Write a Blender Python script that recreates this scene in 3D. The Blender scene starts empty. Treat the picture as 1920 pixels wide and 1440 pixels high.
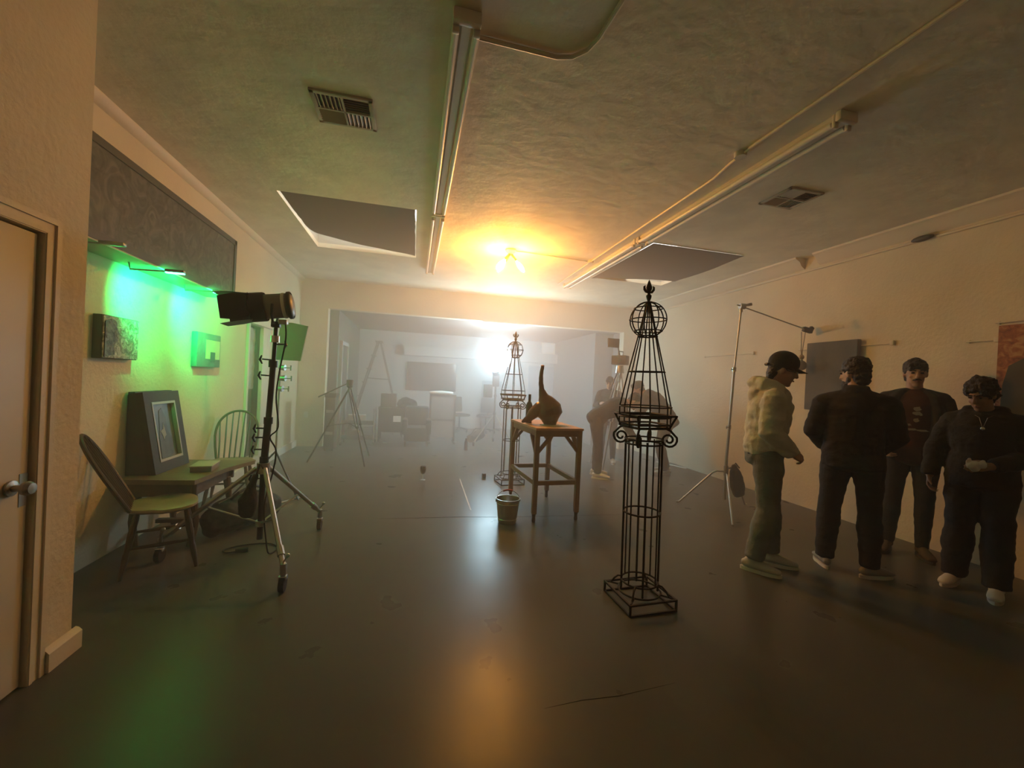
import bpy, bmesh, math, random
from mathutils import Vector, Matrix, Quaternion, noise
PI = math.pi
V = Vector
random.seed(7)
S = bpy.context.scene
COL = S.collection
SCR = bpy.data.scenes.new('scratch')      # remeshing happens here, emptied and removed at the end

# ---------------------------------------------------------------- camera, world, exposure
CAM_H, YAW, PITCH, ROLL, FPX = 1.42, .2336, -.0048, .0475, 773.0
cd = bpy.data.cameras.new('camera')
cam = bpy.data.objects.new('camera', cd)
COL.objects.link(cam)
fw = V((math.sin(YAW) * math.cos(PITCH), math.cos(YAW) * math.cos(PITCH), math.sin(PITCH)))
rt = V((math.cos(YAW), -math.sin(YAW), 0))
up = rt.cross(fw)
r2 = rt * math.cos(ROLL) + up * math.sin(ROLL)
u2 = up * math.cos(ROLL) - rt * math.sin(ROLL)
M = Matrix((r2, u2, -fw)).transposed().to_4x4()
M.translation = V((0, 0, CAM_H))
cam.matrix_world = M
cd.sensor_width = 36
cd.lens = 36 * FPX / 1920
cd.clip_start = .02
S.camera = cam

wd = bpy.data.worlds.new('world')
S.world = wd
wd.use_nodes = True
wd.node_tree.nodes['Background'].inputs[0].default_value = (.35, .38, .45, 1)
wd.node_tree.nodes['Background'].inputs[1].default_value = .02

S.view_settings.view_transform = 'Standard'
S.view_settings.look = 'None'
S.view_settings.gamma = 1
S.view_settings.use_curve_mapping = False
S.view_settings.exposure = 1.88

cy = S.cycles
cy.use_denoising = True
cy.adaptive_threshold = .025
cy.max_bounces = 5
cy.diffuse_bounces = 4
cy.glossy_bounces = 3
cy.transmission_bounces = 4
cy.volume_bounces = 1
cy.volume_step_rate = 3
cy.volume_max_steps = 128
cy.transparent_max_bounces = 6
cy.sample_clamp_indirect = 4
cy.caustics_reflective = False
cy.caustics_refractive = False

HAZE_NEAR, HAZE_FAR, HAZE_REAR = .010, .195, .055     # scattering per metre: by the door, before the opening, in the rear room
HAZE_G = .0
AMBER = (1.0, .405, .06)
E_AMBER = 178.0        # emission of the bulb glass
E_GLOBE = 23.5
GLOBE_COL = (.58, .85, 1.0)
GREEN = (.0, 1.0, .20)
E_GREEN = 6.0
E_SPOT = 33.0

# ---------------------------------------------------------------- room sizes
XL, XR, ZC, YF = -2.16, 4.925, 3.22, 8.6
XN, YN = -1.58, 2.45
YB = -2.6
ZH = 2.68            # header underside and rear room ceiling
YR = 12.0
XJ = -1.67           # left jamb
XJR = 4.62

# ---------------------------------------------------------------- materials
MATS = {}
def mat(name, col, rough=.6, metal=0., bump=0., bscale=20., var=0., vscale=6., spec=.5, emit=None, estr=0., coat=0., detail=4.):
    if name in MATS: return MATS[name]
    m = bpy.data.materials.new(name)
    m.use_nodes = True
    nt = m.node_tree
    b = nt.nodes['Principled BSDF']
    b.inputs['Base Color'].default_value = (*col, 1)
    b.inputs['Roughness'].default_value = rough
    b.inputs['Metallic'].default_value = metal
    b.inputs['Specular IOR Level'].default_value = spec
    b.inputs['Coat Weight'].default_value = coat
    if bump or var:
        tc = nt.nodes.new('ShaderNodeTexCoord')
    if bump:
        n = nt.nodes.new('ShaderNodeTexNoise')
        n.inputs['Scale'].default_value = bscale
        n.inputs['Detail'].default_value = detail
        nt.links.new(tc.outputs['Object'], n.inputs['Vector'])
        bp = nt.nodes.new('ShaderNodeBump')
        bp.inputs['Strength'].default_value = bump
        bp.inputs['Distance'].default_value = .02
        nt.links.new(n.outputs['Fac'], bp.inputs['Height'])
        nt.links.new(bp.outputs['Normal'], b.inputs['Normal'])
    if var:
        n2 = nt.nodes.new('ShaderNodeTexNoise')
        n2.inputs['Scale'].default_value = vscale
        n2.inputs['Detail'].default_value = 5
        nt.links.new(tc.outputs['Object'], n2.inputs['Vector'])
        rp = nt.nodes.new('ShaderNodeValToRGB')
        rp.color_ramp.elements[0].position = .3
        rp.color_ramp.elements[1].position = .7
        rp.color_ramp.elements[0].color = (*[c * (1 - var) for c in col], 1)
        rp.color_ramp.elements[1].color = (*[min(1, c * (1 + var * .6)) for c in col], 1)
        nt.links.new(n2.outputs['Fac'], rp.inputs['Fac'])
        nt.links.new(rp.outputs['Color'], b.inputs['Base Color'])
    if emit:
        b.inputs['Emission Color'].default_value = (*emit, 1)
        b.inputs['Emission Strength'].default_value = estr
    MATS[name] = m
    return m

def ramp_mat(name, stops, scale, rough=.7, kind='noise', bump=0., dist=0.):
    m = bpy.data.materials.new(name)
    m.use_nodes = True
    nt = m.node_tree
    b = nt.nodes['Principled BSDF']
    b.inputs['Roughness'].default_value = rough
    tc = nt.nodes.new('ShaderNodeTexCoord')
    if kind == 'noise':
        n = nt.nodes.new('ShaderNodeTexNoise'); n.inputs['Detail'].default_value = 6
        n.inputs['Distortion'].default_value = dist
        out = n.outputs['Fac']
    else:
        n = nt.nodes.new('ShaderNodeTexVoronoi')
        out = n.outputs['Distance']
    n.inputs['Scale'].default_value = scale
    nt.links.new(tc.outputs['Object'], n.inputs['Vector'])
    r = nt.nodes.new('ShaderNodeValToRGB')
    el = r.color_ramp.elements
    el[0].position, el[0].color = stops[0][0], (*stops[0][1], 1)
    el[1].position, el[1].color = stops[-1][0], (*stops[-1][1], 1)
    for p, c in stops[1:-1]:
        e = el.new(p); e.color = (*c, 1)
    nt.links.new(out, r.inputs['Fac'])
    nt.links.new(r.outputs['Color'], b.inputs['Base Color'])
    if bump:
        bp = nt.nodes.new('ShaderNodeBump'); bp.inputs['Strength'].default_value = bump
        bp.inputs['Distance'].default_value = .02
        nt.links.new(out, bp.inputs['Height']); nt.links.new(bp.outputs['Normal'], b.inputs['Normal'])
    return m

def glass_mat(name, col, rough=.05, alpha_mix=.75):
    m = bpy.data.materials.new(name)
    m.use_nodes = True
    nt = m.node_tree
    b = nt.nodes['Principled BSDF']
    b.inputs['Base Color'].default_value = (*col, 1)
    b.inputs['Roughness'].default_value = rough
    b.inputs['Transmission Weight'].default_value = alpha_mix
    b.inputs['IOR'].default_value = 1.45
    return m

WALL = mat('wall_plaster', (.72, .63, .46), .75, bump=.25, bscale=34, var=.08, vscale=2.2)
CEIL = mat('ceiling_plaster', (.80, .74, .58), .7, bump=.38, bscale=9, var=.12, vscale=3.0, detail=8)
TRIMW = mat('trim_paint', (.72, .63, .47), .55, bump=.15, bscale=30)
BACKW = mat('rear_room_paint', (.42, .42, .41), .75, bump=.15, bscale=30)
BEAM = mat('header_paint', (.17, .165, .16), .75, bump=.15, bscale=30)
BLACK = mat('black_paint', (.012, .012, .012), .5)
BLACKM = mat('black_metal', (.02, .02, .02), .4, metal=.3)
RUBBER = mat('rubber', (.015, .015, .015), .8)
CHROME = mat('chrome', (.62, .62, .60), .22, metal=1.)
STEEL = mat('dull_steel', (.42, .42, .40), .4, metal=1., bump=.05, bscale=60)
IRON = mat('wrought_iron', (.035, .026, .02), .6, metal=.3, bump=.3, bscale=90)
DCLOTH = mat('black_cloth', (.016, .015, .014), .9, bump=.3, bscale=50)
WHITE = mat('white_paint', (.78, .76, .70), .5)

# ---------------------------------------------------------------- mesh building
W = {}
def base(p): return W[p.name] if p is not None else Matrix.Identity(4)

class MB:
    def __init__(s): s.bm = bmesh.new()
    def _ring(s, c, a, b, n, ph=0.):
        return [s.bm.verts.new(c + a * math.cos(ph + 2 * PI * k / n) + b * math.sin(ph + 2 * PI * k / n)) for k in range(n)]
    def _skin(s, rings, closed=False, cap=True):
        bm = s.bm
        m = len(rings)
        for i in range(m if closed else m - 1):
            A, B = rings[i], rings[(i + 1) % m]
            n = len(A)
            for k in range(n):
                try: bm.faces.new((A[k], A[(k + 1) % n], B[(k + 1) % n], B[k]))
                except ValueError: pass
        if cap and not closed:
            bm.faces.new(list(reversed(rings[0]))); bm.faces.new(rings[-1])
    def box(s, c, size, rot=None, bev=0.):
        c = V(c); hx, hy, hz = [q / 2 for q in size]
        R = rot if rot is not None else Matrix.Identity(3)
        vs = [s.bm.verts.new(c + R @ V((x * hx, y * hy, z * hz))) for x in (-1, 1) for y in (-1, 1) for z in (-1, 1)]
        fs = [s.bm.faces.new([vs[i] for i in f]) for f in ((0, 1, 3, 2), (4, 6, 7, 5), (0, 4, 5, 1), (2, 3, 7, 6), (0, 2, 6, 4), (1, 5, 7, 3))]
        if bev:
            es = list({e for f in fs for e in f.edges})
            bmesh.ops.bevel(s.bm, geom=es, offset=bev, segments=2, affect='EDGES', profile=.5)
        return s
    def bx(s, x0, x1, y0, y1, z0, z1, bev=0.):
        return s.box(((x0 + x1) / 2, (y0 + y1) / 2, (z0 + z1) / 2), (x1 - x0, y1 - y0, z1 - z0), None, bev)
    def bar(s, p0, p1, w, h, upv=(0, 0, 1), bev=0.):
        p0, p1 = V(p0), V(p1); d = p1 - p0; L = d.length; d.normalize()
        u = V(upv)
        if abs(u.dot(d)) > .98: u = V((0, 1, 0))
        x = u.cross(d).normalized(); z = d.cross(x)
        return s.box((p0 + p1) / 2, (w, L, h), Matrix((x, d, z)).transposed(), bev)
    def tube(s, pts, r, n=8, closed=False, cap=True):
        pts = [V(p) for p in pts]; m = len(pts)
        rs = r if isinstance(r, (list, tuple)) else [r] * m
        tg = []
        for i in range(m):
            a = pts[(i - 1) % m] if (closed or i > 0) else pts[i]
            b = pts[(i + 1) % m] if (closed or i < m - 1) else pts[i]
            t = (b - a)
            tg.append(t.normalized() if t.length > 1e-9 else V((0, 0, 1)))
        t0 = tg[0]
        ref = V((0, 0, 1)) if abs(t0.z) < .9 else V((1, 0, 0))
        a = ref.cross(t0).normalized()
        rings = []
        for i in range(m):
            if i:
                q = tg[i - 1].rotation_difference(tg[i]); a = q @ a
            a = (a - tg[i] * a.dot(tg[i])).normalized()
            b = tg[i].cross(a)
            rings.append(s._ring(pts[i], a * rs[i], b * rs[i], n))
        s._skin(rings, closed, cap)
        return s
    def cyl(s, p0, p1, r0, r1=None, n=16):
        return s.tube([p0, p1], [r0, r1 if r1 is not None else r0], n)
    def loft(s, pts, radii, side=(1, 0, 0), n=16, rnd=0):
        """elliptical rings along a path: radii = (along side, across); rnd rounds both ends"""
        pts = [V(p) for p in pts]; rr = [(q, q) if not isinstance(q, (tuple, list)) else q for q in radii]
        side = V(side); m = len(pts); P = []; T = []
        for i in range(m):
            t = (pts[min(i + 1, m - 1)] - pts[max(i - 1, 0)]).normalized()
            T.append(t)
        seq = []
        if rnd:
            q = min(rr[0]) * rnd
            for k in (85, 60, 30): seq.append((pts[0] - T[0] * q * math.sin(math.radians(k)), T[0], tuple(z * math.cos(math.radians(k)) for z in rr[0])))
        seq += list(zip(pts, T, rr))
        if rnd:
            q = min(rr[-1]) * rnd
            for k in (30, 60, 85): seq.append((pts[-1] + T[-1] * q * math.sin(math.radians(k)), T[-1], tuple(z * math.cos(math.radians(k)) for z in rr[-1])))
        rings = []
        for p, t, (ra, rb) in seq:
            a = side - t * side.dot(t)
            if a.length < 1e-4: a = t.orthogonal()
            a.normalize(); b = t.cross(a)
            rings.append(s._ring(p, a * ra, b * rb, n))
        s._skin(rings)
        return s
    def ell(s, c, r, R=None, n=14):
        c = V(c); R = R if R is not None else Matrix.Identity(3)
        rx, ry, rz = r if isinstance(r, (tuple, list)) else (r, r, r)
        m = max(6, n // 2 + 1)
        rings = []
        for i in range(1, m):
            th = PI * i / m
            rings.append([s.bm.verts.new(c + R @ V((rx * math.sin(th) * math.cos(2 * PI * k / n), ry * math.sin(th) * math.sin(2 * PI * k / n), -rz * math.cos(th)))) for k in range(n)])
        s._skin(rings, cap=False)
        bot = s.bm.verts.new(c + R @ V((0, 0, -rz))); top = s.bm.verts.new(c + R @ V((0, 0, rz)))
        for k in range(n):
            s.bm.faces.new((bot, rings[0][(k + 1) % n], rings[0][k])); s.bm.faces.new((top, rings[-1][k], rings[-1][(k + 1) % n]))
        return s
    def lathe(s, prof, c=(0, 0, 0), n=24, R=None, cap=True):
        c = V(c); R = R if R is not None else Matrix.Identity(3)
        x, y, z = R @ V((1, 0, 0)), R @ V((0, 1, 0)), R @ V((0, 0, 1))
        s._skin([s._ring(c + z * h, x * max(r, 1e-4), y * max(r, 1e-4), n) for r, h in prof], cap=cap)
        return s
    def torus(s, c, R, r, nrm=(0, 0, 1), n=32, k=6):
        nrm = V(nrm).normalized(); a = nrm.orthogonal().normalized(); b = nrm.cross(a); c = V(c)
        return s.tube([c + a * R * math.cos(2 * PI * i / n) + b * R * math.sin(2 * PI * i / n) for i in range(n)], r, k, closed=True)
    def prism(s, poly, o, ax, ay, depth):
        """polygon in the plane (ax, ay) at o, extruded by the vector depth"""
        o, ax, ay, depth = V(o), V(ax), V(ay), V(depth)
        A = [s.bm.verts.new(o + ax * x + ay * y) for x, y in poly]
        B = [s.bm.verts.new(o + ax * x + ay * y + depth) for x, y in poly]
        s._skin([A, B])
        return s
    def sheet(s, fn, nu, nv, th=0.):
        g = [[s.bm.verts.new(fn(i / nu, j / nv)) for j in range(nv + 1)] for i in range(nu + 1)]
        for i in range(nu):
            for j in range(nv): s.bm.faces.new((g[i][j], g[i + 1][j], g[i + 1][j + 1], g[i][j + 1]))
        if th:
            s.bm.normal_update()
            bmesh.ops.solidify(s.bm, geom=s.bm.faces[:], thickness=th)
        return s
    def xf(s, Mx):
        bmesh.ops.transform(s.bm, matrix=Mx, verts=s.bm.verts); return s
    def build(s, name, m, parent=None, local=False, smooth=35, remesh=0., wr=0., wscale=9., sm=2):
        bm = s.bm
        if parent is not None and not local:
            bmesh.ops.transform(bm, matrix=base(parent).inverted(), verts=bm.verts)
        bmesh.ops.recalc_face_normals(bm, faces=bm.faces)
        me = bpy.data.meshes.new(name)
        bm.to_mesh(me); bm.free()
        if remesh:
            o = bpy.data.objects.new('tmp', me); SCR.collection.objects.link(o)
            q = o.modifiers.new('r', 'REMESH'); q.mode = 'VOXEL'; q.voxel_size = remesh
            if sm:
                q = o.modifiers.new('s', 'SMOOTH'); q.iterations = sm; q.factor = .5
            vl = SCR.view_layers[0]; vl.update(); dg = vl.depsgraph
            me2 = bpy.data.meshes.new_from_object(o.evaluated_get(dg))
            bpy.data.objects.remove(o); bpy.data.meshes.remove(me)
            me = me2; me.name = name
            if wr:
                for v, nv in zip(me.vertices, [q.normal.copy() for q in me.vertices]):
                    p = v.co.copy()
                    d = noise.noise(V((p.x * wscale, p.y * wscale, p.z * wscale * 1.6))) + .5 * noise.noise(V((p.x * wscale * 2.3 + 5, p.y * wscale * 2.3, p.z * wscale * 3.5)))
                    v.co = p + nv * d * wr
            for p in me.polygons: p.use_smooth = True
        elif smooth:
            for p in me.polygons: p.use_smooth = True
            try: me.set_sharp_from_angle(angle=math.radians(smooth))
            except Exception: pass
        me.materials.append(m)
        o = bpy.data.objects.new(name, me)
        COL.objects.link(o)
        if parent is not None: o.parent = parent
        W[o.name] = base(parent)
        return o

def tag(o, label, cat, group=None, kind=None):
    o['label'] = label; o['category'] = cat
    if group: o['group'] = group
    if kind: o['kind'] = kind
    return o
def thing(name, label, cat, loc=(0, 0, 0), rz=0., group=None):
    o = bpy.data.objects.new(name, None); COL.objects.link(o)
    o.empty_display_size = .1
    o.location = loc; o.rotation_euler = (0, 0, rz)
    W[o.name] = Matrix.Translation(V(loc)) @ Matrix.Rotation(rz, 4, 'Z')
    return tag(o, label, cat, group)
def struct(name, mb, m, parent=None, smooth=35):
    o = mb.build(name, m, parent, smooth=smooth)
    if parent is None: o['kind'] = 'structure'
    return o
def dup(root, loc, rz, label, group=None):
    c = root.copy(); COL.objects.link(c); c.location = loc; c.rotation_euler = (0, 0, rz); c['label'] = label
    if group: c['group'] = group
    def rec(src, dst):
        for ch in list(src.children):
            d = ch.copy(); COL.objects.link(d); d.parent = dst; rec(ch, d)
    rec(root, c)
    return c
def lightobj(name, kind, loc, col, energy, target=None, **kw):
    l = bpy.data.lights.new(name, kind); l.color = col; l.energy = energy
    for k, v in kw.items(): setattr(l, k, v)
    o = bpy.data.objects.new(name, l); COL.objects.link(o); o.location = loc
    if target is not None: o.rotation_euler = (V(target) - V(loc)).to_track_quat('-Z', 'Y').to_euler()
    return o
def rotz(a): return Matrix.Rotation(a, 3, 'Z')
def arc(c, a, b, r, t0, t1, n): return [V(c) + V(a) * r * math.cos(t0 + (t1 - t0) * i / n) + V(b) * r * math.sin(t0 + (t1 - t0) * i / n) for i in range(n + 1)]


# ================================================================ THE SETTING
# floor: grey painted concrete with worn patches and two joints
fm = mat('painted_concrete', (.092, .094, .086), .34, bump=.04, bscale=5, var=.03, vscale=1.6, spec=.15, detail=8)
nt = fm.node_tree
b = nt.nodes['Principled BSDF']
tc = [n for n in nt.nodes if n.type == 'TEX_COORD'][0]
ns = nt.nodes.new('ShaderNodeTexNoise'); ns.inputs['Scale'].default_value = 3.2; ns.inputs['Detail'].default_value = 7
nt.links.new(tc.outputs['Object'], ns.inputs['Vector'])
mr = nt.nodes.new('ShaderNodeMapRange')
mr.inputs['From Min'].default_value = .3; mr.inputs['From Max'].default_value = .7
mr.inputs['To Min'].default_value = .27; mr.inputs['To Max'].default_value = .33
nt.links.new(ns.outputs['Fac'], mr.inputs['Value']); nt.links.new(mr.outputs['Result'], b.inputs['Roughness'])
FLOOR = fm
struct('floor', MB().bx(XL - .3, XR + .3, YB - .2, YR + .2, -.12, 0), FLOOR)
jm = mat('joint_filler', (.012, .012, .011), .8)
struct('trim_5', MB().tube([(.62, 1.70, -.0005), (.8, 1.715, -.0005), (.98, 1.71, -.0005), (1.3, 1.74, -.0005)], [.001, .0022, .0022, .0008], 6), jm)
struct('trim_6', MB().tube([(-.3, 4.27, -.0005), (.57, 4.25, -.0005), (.92, 4.21, -.0005), (3.2, 4.15, -.0005)], [.001, .003, .002, .0008], 6), jm)

HY0, HY1 = 4.58, 6.40
cb = MB()
cb.bx(XL - .1, XR + .1, YB, HY0, ZC, ZC + .06)
cb.bx(XL - .1, XR + .1, HY1, YF + .1, ZC, ZC + .06)
for a, c in ((XL - .1, -1.42), (-.055, 2.8), (4.1, XR + .1)): cb.bx(a, c, HY0, HY1, ZC, ZC + .06)
struct('ceiling', cb, CEIL)
sky_pane = mat('skylight_pane', (.8, .8, .78), .5, emit=(1, .97, .9), estr=.9)
wellm = mat('well_paint', (.5, .48, .42), .8)
for i, (a, c) in enumerate(((-1.42, -.055), (2.8, 4.1))):
    w = MB()
    z0, z1 = ZC + .06, ZC + .55
    w.bx(a - .05, a, HY0, HY1, z0, z1); w.bx(c, c + .05, HY0, HY1, z0, z1)
    w.bx(a, c, HY0 - .05, HY0, z0, z1); w.bx(a, c, HY1, HY1 + .05, z0, z1)
    wo = struct('window_%d' % (3 + i), w, wellm)
    MB().bx(a - .05, c + .05, HY0 - .05, HY1 + .05, z1, z1 + .02).build('pane', sky_pane, wo)

# walls
wl = MB()
t = .14
WY0, WY1, WZ0, WZ1 = 6.12, 6.56, .14, 2.03
wl.bx(XL - t, XL, YN, WY0, 0, ZC); wl.bx(XL - t, XL, WY1, YF + .2, 0, ZC)
wl.bx(XL - t, XL, WY0, WY1, 0, WZ0); wl.bx(XL - t, XL, WY0, WY1, WZ1, ZC)
struct('wall_left', wl, WALL)
DY0, DY1, DZ = 1.33, 2.205, 1.965
wn = MB()
wn.bx(XL - .14, XN, YB, DY0, 0, ZC); wn.bx(XL - .14, XN, DY1, YN, 0, ZC)
wn.bx(XL - .14, XN, DY0, DY1, DZ, ZC); wn.bx(XL - .14, XN - .08, DY0, DY1, 0, DZ)
struct('wall_near_left', wn, WALL)
struct('wall_right', MB().bx(XR, XR + .14, YB, YF + .2, 0, ZC), WALL)
struct('wall_back', MB().bx(XL - .14, XR + .14, YB - .14, YB, 0, ZC), WALL)
wf = MB()
wf.bx(XL, XJ, YF, YF + .2, 0, ZC); wf.bx(XJR, XR, YF, YF + .2, 0, ZC); wf.bx(XJ, XJR, YF, YF + .2, ZH, ZC)
struct('wall_far', wf, WALL)
# rear room
struct('wall_rear_left', MB().bx(-1.66, -1.5, YF + .2, YR, 0, ZH), BEAM)
wr_ = MB(); wr_.bx(4.15, 4.3, 9.2, YR, 0, ZH); wr_.bx(4.15, 4.7, 9.1, 9.2, 0, ZH); wr_.bx(XJR, XJR + .1, YF + .2, 9.1, 0, ZH)
struct('wall_rear_right', wr_, BEAM)
struct('wall_rear', MB().bx(-1.66, 4.3, YR, YR + .14, 0, ZH), BACKW)
struct('ceiling_rear', MB().bx(-1.66, XJR + .1, YF + .2, YR + .14, ZH, ZH + .08), BEAM)
struct('trim_7', MB().bx(-.3, 4.15, YR - .3, YR, 2.03, 2.3), BACKW)
struct('trim_8', MB().bx(1.35, 2.3, YF - .012, YF + .03, ZH - .02, ZH + .012), WHITE)
d2 = struct('door_2', MB().bx(3.35, 4.14, YR - .045, YR, 0, 1.93), mat('blue_grey_paint', (.22, .27, .33), .5))
MB().ell((3.45, YR - .09, .98), .03).build('knob', CHROME, d2)
w2 = struct('window_2', MB().bx(3.72, 4.145, YR - .05, YR, 2.32, 2.37).bx(3.72, 4.145, YR - .05, YR, 2.61, 2.66).bx(3.72, 3.77, YR - .05, YR, 2.37, 2.61).bx(4.1, 4.145, YR - .05, YR, 2.37, 2.61), WHITE)
MB().bx(3.77, 4.1, YR - .02, YR, 2.37, 2.61).build('pane', mat('frosted_pane', (.85, .87, .88), .4), w2)
MB().bx(3.6, 4.145, YR - .13, YR - .05, 2.29, 2.32).build('sill', WHITE, w2)
d3 = struct('door_3', MB().bx(-1.5, -1.46, 9.05, 9.75, 0, 2.02), mat('dark_doorway_panel', (.10, .10, .095), .5))  # dark panel filling the doorway
MB().bx(-1.5, -1.44, 9.75, 9.83, 0, 2.1).bx(-1.5, -1.44, 8.97, 9.05, 0, 2.1).bx(-1.5, -1.44, 9.05, 9.75, 2.02, 2.1).build('casing', BACKW, d3)

# near door, casing, handle, baseboard end
dm = mat('door_paint', (.64, .57, .43), .5, bump=.08, bscale=16)
d1 = struct('door_1', MB().bx(XN - .08, XN - .012, DY0 + .005, DY1 - .012, .012, DZ - .01, bev=.003), dm)
h = MB()
hy, hz = 2.135, .885
h.lathe([(.001, 0), (.032, 0), (.032, .008), (.014, .012), (.013, .035), (.026, .045), (.03, .06), (.022, .075), (.001, .078)], (XN - .011, hy - .02, hz), 20, Matrix(((0, 0, 1), (0, 1, 0), (-1, 0, 0))))
h.build('handle', STEEL, d1)
MB().bx(XN - .013, XN - .010, DY1 - .05, DY1 - .014, hz - .09, hz + .05).build('latch_plate', STEEL, d1)
cs = MB()
for k, (w0, w1, dx) in enumerate(((0, .075, .008), (.004, .02, .012), (.05, .075, .016))):
    cs.bx(XN, XN + dx, DY1 + w0, DY1 + w1, 0, DZ + w0)
    cs.bx(XN, XN + dx, DY0 - w1, DY1 + w1, DZ + w0, DZ + w1)
    cs.bx(XN, XN + dx, DY0 - w1, DY0 - w0, 0, DZ + w0)
struct('trim_4', cs, TRIMW)
bb = MB()
bb.prism([(0, 0), (.028, 0), (.028, .085), (.014, .10), (0, .105)], (XN, DY1 + .08, 0), (1, 0, 0), (0, 0, 1), (0, YN - DY1 - .08 + .028, 0))
bb.prism([(0, 0), (.028, 0), (.028, .085), (.014, .10), (0, .105)], (XN, YN, 0), (0, 1, 0), (0, 0, 1), (-.4, 0, 0))
struct('baseboard_near', bb, TRIMW)
struct('baseboard_left', MB().bx(XL, XL + .03, 4.9, YF, 0, .12), WHITE)
# right crown, picture rail
prof = [(0, -.14), (-.05, -.10), (-.075, -.05), (-.125, -.02), (-.13, 0), (0, 0)]
struct('trim_1', MB().prism(prof, (XR, YB, ZC), (1, 0, 0), (0, 0, 1), (0, 4.2 - YB, 0)), TRIMW)
struct('trim_2', MB().prism([(x * 1.25, z * 1.05) for x, z in prof], (XR, 4.4, ZC), (1, 0, 0), (0, 0, 1), (0, YF - 4.4, 0)), TRIMW)
struct('trim_3', MB().prism([(0, 0), (-.022, .004), (-.026, .02), (-.012, .028), (0, .03)], (XR, YB, 3.03), (1, 0, 0), (0, 0, 1), (0, YF - YB, 0)), TRIMW)
struct('trim_9', MB().prism([(0, -.07), (.02, -.06), (.05, -.02), (.055, 0), (0, 0)], (XL, YN, ZC), (1, 0, 0), (0, 0, 1), (0, YF - YN, 0)), TRIMW)
# glazed opening in the left wall
w1 = MB()
w1.bx(XL - .1, XL + .045, WY1, WY1 + .30, .12, WZ1 + .02, bev=.006)
w1.bx(XL - .1, XL + .03, WY0 - .05, WY0, .12, WZ1)
w1.bx(XL - .1, XL + .09, WY0 - .10, WY1 + .36, WZ1, WZ1 + .09, bev=.006)
w1.bx(XL - .1, XL + .05, WY0 - .05, WY1, .12, .2)
w1 = struct('window_1', w1, WHITE)
MB().bx(XL - .09, XL - .08, WY0, WY1, .2, WZ1).build('pane', glass_mat('dark_glass', (.25, .34, .33), .12, .35), w1)
MB().sheet(lambda u, v: V((XL - .06 + .02 * noise.noise(V((u * 4, v * 9, 3))), WY0 + u * (WY1 - WY0), 1.15 + v * .85)), 14, 30).build('plastic_film', mat('clear_film', (.5, .56, .54), .25, bump=.5, bscale=14), w1)
struct('wall_light_well', MB().bx(XL - .5, XL - .45, WY0 - .3, WY1 + .3, 0, 2.3), mat('dark_recess', (.12, .14, .14), .8))

# haze filling both rooms, thicker towards the rear
e = .004
plan = [(XN + e, YB + e), (XR - e, YB + e), (XR - e, YF - e), (XJR - e, YF - e), (XJR - e, 9.1 - e), (4.15 - e, 9.1 - e), (4.15 - e, YR - e), (-1.5 + e, YR - e), (-1.5 + e, YF + .2), (XJ + e, YF - e), (XL + e, YF - e), (XL + e, YN + e), (XN + e, YN + e)]
hz = MB().prism(plan, (0, 0, e), (1, 0, 0), (0, 1, 0), (0, 0, ZC - 2 * e))
hm = bpy.data.materials.new('haze'); hm.use_nodes = True
nt = hm.node_tree
nt.nodes.remove(nt.nodes['Principled BSDF'])
vs = nt.nodes.new('ShaderNodeVolumeScatter')
vs.inputs['Color'].default_value = (.97, .98, 1, 1)
vs.inputs['Anisotropy'].default_value = HAZE_G
tc = nt.nodes.new('ShaderNodeTexCoord'); sp = nt.nodes.new('ShaderNodeSeparateXYZ'); mr = nt.nodes.new('ShaderNodeMapRange')
mr.inputs['From Min'].default_value = 1.8; mr.inputs['From Max'].default_value = 6.4
mr.inputs['To Min'].default_value = HAZE_NEAR; mr.inputs['To Max'].default_value = HAZE_FAR
nt.links.new(tc.outputs['Object'], sp.inputs[0]); nt.links.new(sp.outputs['Y'], mr.inputs['Value']); 
m2 = nt.nodes.new('ShaderNodeMapRange'); mn = nt.nodes.new('ShaderNodeMath'); mn.operation = 'MINIMUM'
m2.inputs['From Min'].default_value = 7.6; m2.inputs['From Max'].default_value = 9.4
m2.inputs['To Min'].default_value = HAZE_FAR; m2.inputs['To Max'].default_value = HAZE_REAR
nt.links.new(sp.outputs['Y'], m2.inputs['Value']); nt.links.new(mr.outputs['Result'], mn.inputs[0]); nt.links.new(m2.outputs['Result'], mn.inputs[1])
nt.links.new(mn.outputs['Value'], vs.inputs['Density'])
nt.links.new(vs.outputs['Volume'], nt.nodes['Material Output'].inputs['Volume'])
ho = hz.build('haze', hm, smooth=0)
tag(ho, 'thin theatrical haze hanging through both rooms, thickest at the rear', 'haze', kind='stuff')

# ================================================================ LAMPS
def emis(name, col, st):
    m = bpy.data.materials.new(name); m.use_nodes = True; nt = m.node_tree
    nt.nodes.remove(nt.nodes['Principled BSDF'])
    e = nt.nodes.new('ShaderNodeEmission'); e.inputs[0].default_value = (*col, 1); e.inputs[1].default_value = st
    nt.links.new(e.outputs[0], nt.nodes['Material Output'].inputs['Surface'])
    return m

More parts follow.
